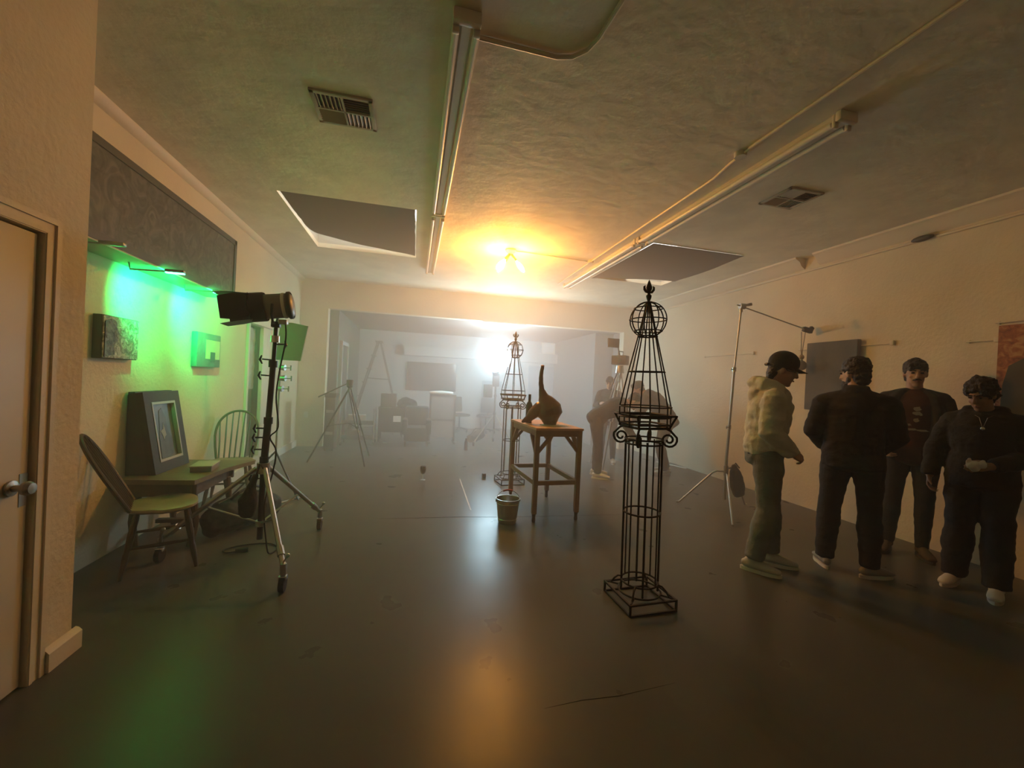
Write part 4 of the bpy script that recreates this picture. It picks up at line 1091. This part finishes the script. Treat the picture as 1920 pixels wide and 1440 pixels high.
# ================================================================ PEOPLE
def skinm(name, c): return mat(name, c, .55, bump=.05, bscale=60)
SKIN = skinm('skin', (.42, .26, .17)); SKIN2 = skinm('skin_tan', (.30, .18, .11))
HAIR = mat('dark_hair', (.018, .013, .009), .55, bump=.6, bscale=70)
EYE = mat('eye', (.03, .02, .015), .2)
LIP = mat('lip', (.28, .13, .10), .5)
def unit(v): return V(v).normalized()

def hand(m, w, d, n, side, curl=.5, s=1.):
    """palm and five fingers from the wrist: d fingers' direction, n palm normal, side = towards the thumb"""
    d, n = unit(d), unit(n); n = unit(n - d * n.dot(d)); l = d.cross(n)
    if l.dot(V(side)) < 0: l = -l
    w = V(w)
    m.loft([w - d * .02, w + d * .02 * s, w + d * .055 * s, w + d * .09 * s], [(.026 * s, .019 * s), (.032 * s, .016 * s), (.040 * s, .014 * s), (.038 * s, .012 * s)], l, 12, .7)
    for k, (off, ln) in enumerate(((.030, .92), (.010, 1.05), (-.010, .98), (-.028, .78))):
        c = curl * (1 + .12 * k)
        p = w + d * (.086 - .006 * abs(k - 1.2)) * s + l * off * s; pts = [p - d * .02 * s, p]; a = 0
        for seg, q in ((.040, .55), (.026, .9), (.021, .7)):
            a += c * q
            p = p + (d * math.cos(a) + n * math.sin(a) + l * off * .6) * seg * ln * s
            pts.append(p)
        m.loft(pts, [.0095 * s, .0095 * s, .0088 * s, .008 * s, .0068 * s], l, 8, .9)
    p = w + d * .02 * s + l * .026 * s
    t1 = unit(l * .75 + d * .75 + n * .35); t2 = unit(l * .25 + d * .9 + n * (.35 + .3 * curl))
    m.loft([p - t1 * .01, p + t1 * .038 * s, p + t1 * .038 * s + t2 * .030 * s, p + t1 * .038 * s + t2 * .052 * s], [.014 * s, .0125 * s, .0105 * s, .008 * s], n, 8, .9)

class Person:
    """local frame: facing +y, right hand at +x, feet at z = 0"""
    def __init__(s, label, loc, rz, H, skin=SKIN, **J):
        s.k = H / 1.76
        k = s.k
        D = dict(pel=(0, 0, .96), wai=(0, .0, 1.10), che=(0, .01, 1.30), nk=(0, -.01, 1.475), hd=(0, .03, 1.635),
                 shL=(-.18, 0, 1.395), shR=(.18, 0, 1.395), elL=(-.245, -.02, 1.15), elR=(.245, -.02, 1.15),
                 wrL=(-.255, .06, .91), wrR=(.255, .06, .91),
                 hiL=(-.095, 0, .93), hiR=(.095, 0, .93), kneL=(-.11, .02, .50), kneR=(.11, .02, .50),
                 anL=(-.12, -.02, .085), anR=(.12, -.02, .085), toL=(-.2, 1, 0), toR=(.2, 1, 0),
                 hf=(0, 1, 0), hu=(0, 0, 1), side=(1, 0, 0), hand=True, dL=(0, .25, -1), nL=(1, .1, 0), tL=(0, 1, 0), dR=(0, .25, -1), nR=(-1, .1, 0), tR=(0, 1, 0), curl=.5)
        D.update(J)
        sc = ('pel', 'wai', 'che', 'nk', 'hd', 'shL', 'shR', 'elL', 'elR', 'wrL', 'wrR', 'hiL', 'hiR', 'kneL', 'kneR', 'anL', 'anR')
        s.J = {a: (V(b) * k if a in sc else (V(b) if isinstance(b, tuple) else b)) for a, b in D.items()}
        s.label, s.loc, s.rz, s.skin = label, V(loc), rz, skin
        s.body()
    def head_frame(s):
        h = unit(s.J['hf']); u = V(s.J['hu']); u = unit(u - h * u.dot(h)); r = h.cross(u)
        return s.J['hd'], h, u, r
    def torso(s, m, g, low=-.06, top=True):
        J = s.J; k = s.k; sd = V(J['side'])
        ax0 = unit(J['wai'] - J['pel'])
        m.loft([J['pel'] + ax0 * low, J['pel'] + ax0 * .03, J['wai'], J['che'] - unit(J['che'] - J['wai']) * .05, J['che'] + unit(J['nk'] - J['che']) * .04, J['che'].lerp(J['nk'], .72), J['nk']],
               [((.165 + g) * k, (.115 + g) * k), ((.168 + g) * k, (.12 + g) * k), ((.15 + g) * k, (.108 + g) * k), ((.172 + g) * k, (.122 + g) * k), ((.182 + g) * k, (.125 + g) * k), ((.15 + g) * k, (.09 + g) * k), ((.07 + g) * k, (.065 + g) * k)], sd, 20, .3)
    def arm(s, m, S_, g, end=1., r=(.062, .052, .046, .040, .030)):
        J = s.J; k = s.k
        a, e, w = J['sh' + S_], J['el' + S_], J['wr' + S_]
        c = J['che'].lerp(J['nk'], .74)
        m.loft([c.lerp(a, .1) + V((0, 0, .012)), a], [(.055 + g) * k, (r[0] * .8 + g) * k], V((0, 0, 1)), 14, .6)
        m.ell(a, (r[0] * .86 + g) * k)
        pts = [a, a.lerp(e, .5), e]; rr = [(r[0] + g) * k, (r[1] + g) * k, (r[2] + g) * k]
        if end > 0:
            f = min(end, 1)
            pts += [e.lerp(w, .4 * f), e.lerp(w, f)]; rr += [(r[3] + g) * k, (r[4] * f + r[3] * (1 - f) + g) * k]
        elif end < 0:
            pts[-1] = a.lerp(e, 1 + end); 
        m.loft(pts, rr, V(J['side']) if abs((e - a).normalized().dot(V(J['side']))) < .8 else V((0, 0, 1)), 14, .5 if g < .004 else .15)
    def leg(s, m, S_, g, gl=None, end=1.):
        J = s.J; k = s.k; gl = g if gl is None else gl
        h, n, a = J['hi' + S_], J['kne' + S_], J['an' + S_]
        m.loft([h + V((0, 0, .05)), h.lerp(n, .25), h.lerp(n, .6), n, n.lerp(a, .3), n.lerp(a, .7), n.lerp(a, end)],
               [(.085 + g) * k, (.088 + g) * k, (.070 + g) * k, (.056 + (g + gl) / 2) * k, (.055 + gl) * k, (.042 + gl) * k, (.036 + gl) * k], V(J['side']), 16, .2)
    def body(s):
        m = MB(); J = s.J; k = s.k
        s.torso(m, 0)
        for S_ in 'LR':
            s.arm(m, S_, -.004 if False else 0); s.leg(m, S_, -.006)
            if J['hand']: hand(m, J['wr' + S_], J['d' + S_], J['n' + S_], J['t' + S_], J['curl'], k)
            a = J['an' + S_]; d = unit(V((J['to' + S_].x, J['to' + S_].y, 0)))
            m.loft([a - d * .045 - V((0, 0, .03)), a + d * .03 - V((0, 0, .035)), a + d * .13 - V((0, 0, .055))], [.03 * k, .034 * k, .022 * k], d.cross(V((0, 0, 1))), 10, .8)
        c, h, u, r = s.head_frame(); q = k * .95
        R = Matrix((r, h, u)).transposed()
        m.loft([J['nk'] - unit(c - J['nk']) * .05, J['nk'].lerp(c, .45) - h * .008, c - u * .03 * q - h * .01], [.066 * k, .056 * k, .058 * k], r, 14, .3)
        m.ell(c + u * .025 * q - h * .012 * q, (.077 * q, .099 * q, .104 * q), R, 18)
        m.ell(c + h * .022 * q - u * .045 * q, (.061 * q, .074 * q, .082 * q), R, 16)
        m.ell(c + h * .066 * q - u * .103 * q, (.030 * q, .026 * q, .022 * q), R, 10)
        m.ell(c + h * .078 * q + u * .036 * q, (.052 * q, .016 * q, .013 * q), R, 12)
        m.loft([c + h * .086 * q + u * .022 * q, c + h * .102 * q - u * .005 * q, c + h * .112 * q - u * .028 * q], [(.010 * q, .012 * q), (.012 * q, .014 * q), (.017 * q, .015 * q)], r, 10, .7)
        m.ell(c + h * .087 * q - u * .064 * q, (.024 * q, .011 * q, .012 * q), R, 10)
        for t in (-1, 1):
            m.ell(c + r * t * .079 * q - u * .005 * q - h * .008 * q, (.011 * q, .020 * q, .033 * q), R, 10)
            m.ell(c + r * t * .038 * q + h * .066 * q - u * .028 * q, (.020 * q, .018 * q, .018 * q), R, 10)
        o = m.build('person', s.skin, None, local=True, remesh=.0075 if J['hand'] else .011, sm=2)
        o.location = s.loc; o.rotation_euler = (0, 0, s.rz)
        W[o.name] = Matrix.Translation(s.loc) @ Matrix.Rotation(s.rz, 4, 'Z')
        tag(o, s.label, 'person'); s.o = o
        for t in (-1, 1):
            MB().ell(c + r * t * .032 * q + h * .0835 * q + u * .012 * q, (.014 * q, .008 * q, .008 * q), R, 10).build('eye', EYE, o, local=True)
            MB().loft([c + r * t * .014 * q + h * .094 * q + u * .034 * q, c + r * t * .034 * q + h * .091 * q + u * .040 * q, c + r * t * .054 * q + h * .076 * q + u * .032 * q], [.004, .0055, .003], u, 6, .6).build('eyebrow', HAIR, o, local=True)
        MB().loft([c - r * .022 * q + h * .091 * q - u * .066 * q, c + h * .099 * q - u * .064 * q, c + r * .022 * q + h * .091 * q - u * .066 * q], [.003, .0065, .003], u, 8, .6).build('lips', LIP, o, local=True)
    def part(s, m, name, mt, **kw): return m.build(name, mt, s.o, local=True, **kw)
    def hair(s, back=.0, fringe=.0, curl=.0, bulk=0., mt=HAIR):
        c, h, u, r = s.head_frame(); q = s.k * .95; R = Matrix((r, h, u)).transposed(); m = MB()
        m.ell(c + u * (.048 + bulk * .4) * q - h * .026 * q, ((.084 + bulk) * q, (.100 + bulk) * q, (.098 + bulk * .8) * q), R, 20)
        m.ell(c - u * (.02 + back) * q - h * .062 * q, ((.070 + bulk) * q, (.052 + bulk) * q, (.075 + back) * q), R, 16)
        for t in (-1, 1): m.ell(c + r * t * .064 * q + u * .035 * q - h * .012 * q, ((.022 + bulk) * q, .035 * q, .052 * q), R, 12)
        if fringe:
            for t in (-.045, -.015, .015, .045): m.ell(c + r * t * q + h * .068 * q + u * (.084 - .3 * fringe) * q, (.026 * q, .028 * q, (.024 + fringe * .4) * q), R, 10)
        return s.part(m, 'hair', mt, remesh=.007, wr=.006 + curl, wscale=24, sm=2)
    def trousers(s, mt, g=.012, gl=.012, end=1., wr=.006):
        m = MB(); J = s.J; k = s.k; ax = unit(J['wai'] - J['pel'])
        m.loft([J['pel'] - ax * .09, J['pel'], J['pel'] + ax * .07], [((.13 + g) * k, (.10 + g) * k), ((.160 + g) * k, (.115 + g) * k), ((.158 + g) * k, (.112 + g) * k)], V(J['side']), 18, .3)
        for S_ in 'LR': s.leg(m, S_, g, gl, end)
        return s.part(m, 'trousers', mt, remesh=.011, wr=wr, wscale=8)
    def shoes(s, mt, sole, tall=0.):
        for S_ in 'LR':
            a = s.J['an' + S_]; k = s.k; d = unit(V((s.J['to' + S_].x, s.J['to' + S_].y, 0))); l = d.cross(V((0, 0, 1)))
            f = V((a.x, a.y, 0))
            def P(x, z): return f + d * x * k + V((0, 0, z * k))
            m = MB()
            m.loft([P(-.062, .055), P(-.03, .062), P(.03, .062), P(.09, .050), P(.14, .042), P(.185, .036)], [(.028, .030), (.036, .042), (.038, .044), (.044, .034), (.046, .026), (.036, .018)], l, 14, .7)
            m.loft([P(-.012, .05), P(-.008, .10 + tall)], [(.043, .052), (.041, .046)], l, 14, 0)
            o = s.part(m, 'shoe', mt, remesh=.007, sm=3)
            n = 26; pl = []
            for i in range(n):
                t = 2 * PI * i / n; x = .058 + .145 * math.cos(t); y = (.046 if x > .05 else .039) * math.sin(t)
                pl.append((x * k, y * k))
            MB().prism(pl, f + V((0, 0, .0)), d, l, (0, 0, .026 * k)).build('sole', sole, o, local=True)
    def top(s, name, mt, g=.02, sleeve=1., hem=-.10, wr=.008, ga=None, ex=None, rm=.011, armr=(.062, .052, .046, .040, .030)):
        m = MB(); s.torso(m, g, hem)
        for S_ in 'LR': s.arm(m, S_, g if ga is None else ga, sleeve, armr)
        if ex: ex(m)
        return s.part(m, name, mt, remesh=rm, wr=wr, wscale=8)

BLK = mat('black_cotton', (.014, .013, .012), .9, bump=.2, bscale=60)
BLKT = mat('black_denim', (.011, .011, .012), .85, bump=.2, bscale=60)
WSH = mat('white_leather', (.62, .60, .54), .5)
WSO = mat('white_rubber', (.60, .58, .52), .6)

# the hooded man in profile, black cap
HOODM = mat('pale_hoodie_fleece', (.52, .51, .42), .9, bump=.25, bscale=40, var=.12, vscale=7)
JEANM = mat('faded_grey_denim', (.17, .18, .165), .85, bump=.2, bscale=60, var=.35, vscale=5)
p = Person('man in pale hoodie and black cap seen in profile beside the boom stand', (2.83, 2.78, 0), math.radians(-133), 1.76,
           pel=(0, -.03, .95), wai=(0, -.02, 1.10), che=(0, .00, 1.29), nk=(0, .02, 1.465), hd=(0, .075, 1.615), hf=(-.05, 1, -.28),
           shL=(-.18, .02, 1.385), shR=(.18, .02, 1.385), elL=(-.25, .0, 1.13), elR=(.25, .0, 1.13), wrL=(-.12, .14, .985), wrR=(.12, .15, .97),
           dL=(.55, .8, -.35), nL=(.5, -.5, -.3), tL=(0, .3, 1), dR=(-.5, .8, -.4), nR=(-.5, -.5, -.3), tR=(0, .3, 1), curl=.75,
           kneL=(-.10, .03, .5), kneR=(.10, .02, .5), anL=(-.12, .06, .085), anR=(.11, -.07, .085), toL=(-.1, 1, 0), toR=(.12, 1, 0))
def hood(m):
    n0 = p.J['nk']; k = p.k
    m.loft([n0 + V((-.115, .05, -.02)), n0 + V((-.10, -.06, .03)), n0 + V((0, -.125, .04)), n0 + V((.10, -.06, .03)), n0 + V((.115, .05, -.02))], [.045, .058, .066, .058, .045], (0, 0, 1), 12, .6)
    m.ell(n0 + V((0, -.12, -.055)), (.115, .065, .085), None, 14)
    m.loft([n0 + V((-.06, .085, -.06)), n0 + V((0, .10, -.08)), n0 + V((.06, .085, -.06))], [.035, .035, .035], (0, 0, 1), 10, .6)
    pe = p.J['pel']
    m.loft([pe + V((0, 0, .0)), pe + V((0, 0, .06))], [(.188, .142), (.195, .150)], (1, 0, 0), 20, .3)
p.top('hoodie', HOODM, .038, .97, .02, .013, .026, hood, armr=(.066, .060, .056, .052, .030))
p.part(MB().loft([p.J['pel'] + V((0, 0, -.02)), p.J['pel'] + V((0, 0, .03))], [(.178, .134), (.18, .136)], (1, 0, 0), 20, 0), 'shirt_hem', BLK)
p.trousers(JEANM, .022, .034, .93, .009)
p.shoes(mat('grey_trainer', (.46, .45, .38), .6), WSO)
p.hair(.01)
c, h, u, r = p.head_frame(); R = Matrix((r, h, u)).transposed()
CAPM = mat('black_cap_twill', (.016, .014, .013), .85, bump=.2, bscale=60)
m = MB()
m.ell(c + u * .062 - h * .012, (.092, .112, .098), R, 20); 
cap = p.part(m, 'cap', CAPM, remesh=.008, sm=2)
m = MB()
def brim(a, b_):
    t = (a - .5) * 2; L = .045 + .062 * math.sqrt(max(0, 1 - t * t * .9))
    q = b_
    return c + h * (.075 + q * L * .85 - .03 * abs(t)) + r * t * (.078 - .012 * q) + u * (.048 - .018 * t * t - .02 * q)
m.sheet(brim, 14, 6, .004).build('brim', CAPM, cap, local=True)
MB().loft([c - h * .115 - r * .05 + u * .02, c - h * .128 + u * .015, c - h * .115 + r * .05 + u * .02], [.010, .012, .010], (0, 0, 1), 8, .5).build('strap', CAPM, cap, local=True)
gm = MB()
for t in (-1, 1):
    gm.torus(c + r * t * .034 + h * .098 + u * .004, .022, .0018, h, 20, 5)
    gm.tube([c + r * t * .056 + h * .095 + u * .008, c + r * t * .078 + h * .02 + u * .01], .0016, 5)
gm.tube([c - r * .012 + h * .1 + u * .006, c + r * .012 + h * .1 + u * .006], .0016, 5)
p.part(gm, 'glasses', STEEL)

# the man in black seen from behind
p = Person('man in black jacket and trousers seen from behind, head turned left', (3.53, 2.64, 0), math.radians(-50), 1.75, SKIN,
           hf=(-.80, .60, -.12), hd=(-.015, .045, 1.63), nk=(0, .01, 1.475),
           shL=(-.205, 0, 1.385), shR=(.205, 0, 1.385), elL=(-.275, .0, 1.13), elR=(.275, -.0, 1.13), wrL=(-.18, .22, 1.00), wrR=(.18, .22, 1.00),
           dL=(.7, .6, -.2), nL=(.3, -.7, 0), tL=(0, .2, 1), dR=(-.7, .6, -.2), nR=(-.3, -.7, 0), tR=(0, .2, 1), curl=.7,
           hiL=(-.10, 0, .93), hiR=(.10, 0, .93), kneL=(-.135, .01, .5), kneR=(.125, .01, .5), anL=(-.15, .0, .085), anR=(.14, -.04, .085), toL=(-.3, 1, 0), toR=(.75, .65, 0))
def collar(m):
    n0 = p.J['nk']
    m.loft([n0 + V((0, -.012, -.02)), n0 + V((0, -.008, .045))], [(.098, .088), (.085, .078)], (1, 0, 0), 16, .2)
    pe = p.J['pel']
    m.loft([pe + V((0, 0, -.10)), pe + V((0, 0, .15))], [(.215, .155), (.20, .145)], (1, 0, 0), 20, .2)
p.top('jacket', BLK, .034, .98, -.10, .011, .024, collar)
p.trousers(BLKT, .020, .030, 1.0, .008)
p.shoes(mat('black_white_trainer', (.30, .29, .26), .6), WSO)
p.hair(.012, 0, .006, .012)
c, h, u, r = p.head_frame(); R = Matrix((r, h, u)).transposed()
m = MB(); m.ell(c + h * .045 - u * .085, (.060, .060, .055), R, 14); m.ell(c + h * .005 - u * .05, (.074, .04, .05), R, 14)
p.part(m, 'beard', HAIR, remesh=.007, wr=.004, wscale=26)

# the man in the maroon shirt
MAR = mat('maroon_cotton', (.055, .012, .010), .9, bump=.2, bscale=60)
p = Person('moustached man in maroon printed t-shirt and dark overshirt facing the room', (4.52, 2.86, 0), math.radians(126), 1.80, SKIN,
           hf=(-.10, 1, -.10), elL=(-.255, .0, 1.14), elR=(.25, .0, 1.14), wrL=(-.27, .10, .93), wrR=(.21, .20, .98),
           shL=(-.172, 0, 1.395), shR=(.172, 0, 1.395), dR=(-.35, .6, -.7), nR=(-.8, -.1, -.2), curl=.8,
           kneL=(-.10, .02, .5), kneR=(.11, .02, .5), anL=(-.10, -.0, .085), anR=(.13, .0, .085), toL=(-.30, 1, 0), toR=(.25, 1, 0))
p.top('t_shirt', MAR, .014, -.35, -.12, .005, .008)
c_ = p.J['che']
sh = MB()
for S_, t in (('L', -1), ('R', 1)):
    p.arm(sh, S_, .026, -.06)
    sh.loft([V((t * .150, .01, .90)), V((t * .148, .008, 1.12)), V((t * .150, .01, 1.32)), V((t * .125, .0, 1.45)), V((t * .07, -.01, 1.505))], [(.060, .152), (.058, .14), (.065, .155), (.06, .12), (.03, .08)], (1, 0, 0), 18, .3)
sh.loft([V((0, -.055, .90)), V((0, -.055, 1.12)), V((0, -.05, 1.32)), V((0, -.03, 1.46))], [(.17, .095), (.16, .085), (.18, .10), (.12, .07)], (1, 0, 0), 18, .3)
sh.loft([V((-.085, .03, 1.47)), V((-.07, -.06, 1.51)), V((0, -.085, 1.52)), V((.07, -.06, 1.51)), V((.085, .03, 1.47))], [.022, .026, .026, .026, .022], (0, 0, 1), 10, .5)
p.part(sh, 'overshirt', BLK, remesh=.011, wr=.007, wscale=8)
pr = MB()
PRM = mat('faded_print_ink', (.30, .28, .24), .9)
yf = .152
def blot(x, z, rx, rz_, n=9, y=yf):
    pl = [(x + rx * math.cos(2 * PI * i / n) * (1 + .25 * math.sin(i * 2.7)), z + rz_ * math.sin(2 * PI * i / n) * (1 + .2 * math.cos(i * 1.9))) for i in range(n)]
    pr.prism(pl, (0, y, 0), (1, 0, 0), (0, 0, 1), (0, .004, 0))
for a in ((-.015, 1.352, .026, .020), (-.015, 1.312, .032, .016), (-.04, 1.30, .012, .008), (-.012, 1.25, .02, .018), (.04, 1.205, .022, .010), (.02, 1.165, .045, .010), (-.055, 1.16, .04, .009)): blot(*a)
p.part(pr, 'shirt_print', PRM, smooth=0)
p.trousers(BLKT, .012, .012, 1.0)
BOOT = mat('brown_suede', (.085, .055, .032), .8, bump=.2, bscale=50)
p.shoes(BOOT, mat('dark_sole', (.05, .038, .026), .8), .05)
p.hair(.0, .05, .004, .006)
c, h, u, r = p.head_frame()
MB().loft([c - r * .030 + h * .086 - u * .054, c - r * .012 + h * .103 - u * .046, c + r * .012 + h * .103 - u * .046, c + r * .030 + h * .086 - u * .054], [.004, .0075, .0075, .004], u, 8, .6).build('moustache', HAIR, p.o, local=True)
kw = W[p.o.name] @ (p.J['wrL'] + V((-.01, .04, -.12)))
ky = thing('key_ring', 'ring of keys hanging from the hand of the man in maroon', 'keys', kw)
MB().torus(kw + V((0, 0, -.01)), .022, .0022, (.6, .5, .1), 20, 5).build('ring', CHROME, ky)
for k_ in (-1, 0, 1): MB().box(kw + V((.008 * k_, .006 * k_, -.06)), (.016, .003, .05), Matrix.Rotation(.3 * k_, 3, 'Y'), .001).torus(kw + V((.004 * k_, .006 * k_, -.03)), .009, .0025, (.3, 1, 0), 12, 4).build('key', CHROME, ky)

# the man at the right edge
p = Person('man in dark jacket at the right edge looking down, pale cloth in one hand', (4.24, 2.22, 0), math.radians(112), 1.62, SKIN2,
           hf=(.30, .95, -.45), hd=(.02, .075, 1.615), nk=(0, .015, 1.465), elL=(-.27, .03, 1.15), elR=(.285, -.03, 1.14), wrL=(-.07, .26, 1.06), wrR=(.30, .04, .90),
           dL=(.8, .45, -.15), nL=(0, -.8, -.3), tL=(0, .2, 1), curl=.7,
           kneL=(-.105, .04, .5), kneR=(.11, .02, .5), anL=(-.115, .05, .085), anR=(.13, -.02, .085), toL=(-.05, 1, 0), toR=(.2, 1, 0))
def collar2(m):
    n0 = p.J['nk']
    m.loft([n0 + V((-.10, .06, -.03)), n0 + V((-.09, -.04, .02)), n0 + V((0, -.085, .03)), n0 + V((.09, -.04, .02)), n0 + V((.10, .06, -.03))], [.032, .042, .045, .042, .032], (0, 0, 1), 10, .5)
    pe = p.J['pel']
    m.loft([pe + V((0, 0, -.08)), pe + V((0, 0, .15))], [(.20, .15), (.19, .14)], (1, 0, 0), 18, .2)
p.top('jacket', mat('black_fleece', (.016, .015, .012), .95, bump=.5, bscale=30), .034, .96, -.08, .012, .026, collar2)
p.trousers(BLKT, .03, .045, 1.0, .01)
p.shoes(WSH, WSO)
p.hair(.0, .06, .012, .018)
c, h, u, r = p.head_frame()
pd = p.J['che'] + V((-.01, .17, .045))
m = MB(); m.ell(pd, (.012, .005, .014), None, 10)
pdo = p.part(m, 'pendant', CHROME)
MB().tube([p.J['nk'] + V((-.06, .05, .0)), pd + V((-.02, -.005, .08)), pd, pd + V((.02, -.005, .08)), p.J['nk'] + V((.06, .05, .0))], .0018, 5).build('chain', CHROME, pdo, local=True)
cw = W[p.o.name] @ (p.J['wrL'] + V((.075, .07, -.005)))
pc = MB().ell(cw, (.04, .03, .04), None, 14).ell(cw + V((.02, -.04, .02)), (.028, .02, .03), None, 12).ell(cw + V((.0, .03, .03)), (.022, .016, .03), None, 10).build('white_glove', mat('white_cotton', (.62, .62, .58), .9), remesh=.008, wr=.012, wscale=22)
tag(pc, 'crumpled white glove held at the belt of the man at the right edge', 'glove')

# the crew behind the work table
GRYM = mat('charcoal_cotton', (.018, .018, .02), .9)
p = Person('person in dark clothes bending forward behind the tall work table', (2.86, 5.98, 0), math.radians(-112), 1.74, SKIN, hand=True,
           pel=(0, -.06, .92), wai=(0, .06, 1.02), che=(0, .24, 1.12), nk=(0, .40, 1.19), hd=(0, .53, 1.22), hf=(0, .8, -.6), hu=(0, .6, .8),
           shL=(-.18, .33, 1.13), shR=(.18, .33, 1.13), elL=(-.22, .42, .85), elR=(.22, .40, .85), wrL=(-.14, .55, .66), wrR=(.15, .53, .66), dL=(.1, .5, -.8), dR=(-.1, .5, -.8),
           hiL=(-.10, -.05, .90), hiR=(.10, -.05, .90), kneL=(-.12, .0, .49), kneR=(.13, .0, .49), anL=(-.14, -.02, .085), anR=(.15, .0, .085))
p.top('sweater', GRYM, .028, .95, -.06, .009, .02)
p.trousers(mat('dark_trousers', (.02, .02, .021), .9), .016, .022, 1.0)
p.shoes(WSH, WSO); p.hair(.0, 0, .004)
p = Person('person in black standing behind the camera on its tripod', (3.55, 7.05, 0), math.radians(150), 1.62, SKIN, hand=True,
           hf=(.1, 1, -.35), hd=(0, .08, 1.61), elL=(-.25, .08, 1.15), elR=(.25, .08, 1.15), wrL=(-.14, .32, 1.2), wrR=(.14, .32, 1.2), dL=(.3, .8, .1), dR=(-.3, .8, .1))
p.top('jacket', BLK, .03, .95, -.08, .009, .02)
p.trousers(BLKT, .014, .014, 1.0); p.shoes(WSH, WSO); p.hair(0, .04)
p = Person('person in grey with rounded back stooping towards the camera, behind the near wire column', (4.10, 6.19, 0), math.radians(62), 1.76, SKIN, hand=True,
           pel=(0, -.10, .90), wai=(0, -.03, 1.03), che=(0, .12, 1.20), nk=(0, .29, 1.33), hd=(0, .41, 1.40), hf=(0, .9, -.4), hu=(0, .4, .9),
           shL=(-.18, .23, 1.28), shR=(.18, .23, 1.28), elL=(-.24, .35, 1.03), elR=(.24, .35, 1.03), wrL=(-.14, .44, .86), wrR=(.14, .44, .86), dL=(.2, .9, 0), dR=(-.2, .9, 0),
           hiL=(-.10, -.09, .88), hiR=(.10, -.09, .88), kneL=(-.12, .02, .48), kneR=(.12, .0, .48), anL=(-.13, -.08, .085), anR=(.13, -.12, .085))
p.top('jacket', mat('mid_grey_jacket', (.05, .05, .053), .9), .04, .95, -.10, .012, .026)
p.trousers(mat('grey_trousers', (.04, .04, .04), .9), .02, .028, 1.0); p.shoes(WSH, WSO); p.hair(0, .03, .004, .006)

bpy.data.scenes.remove(SCR)
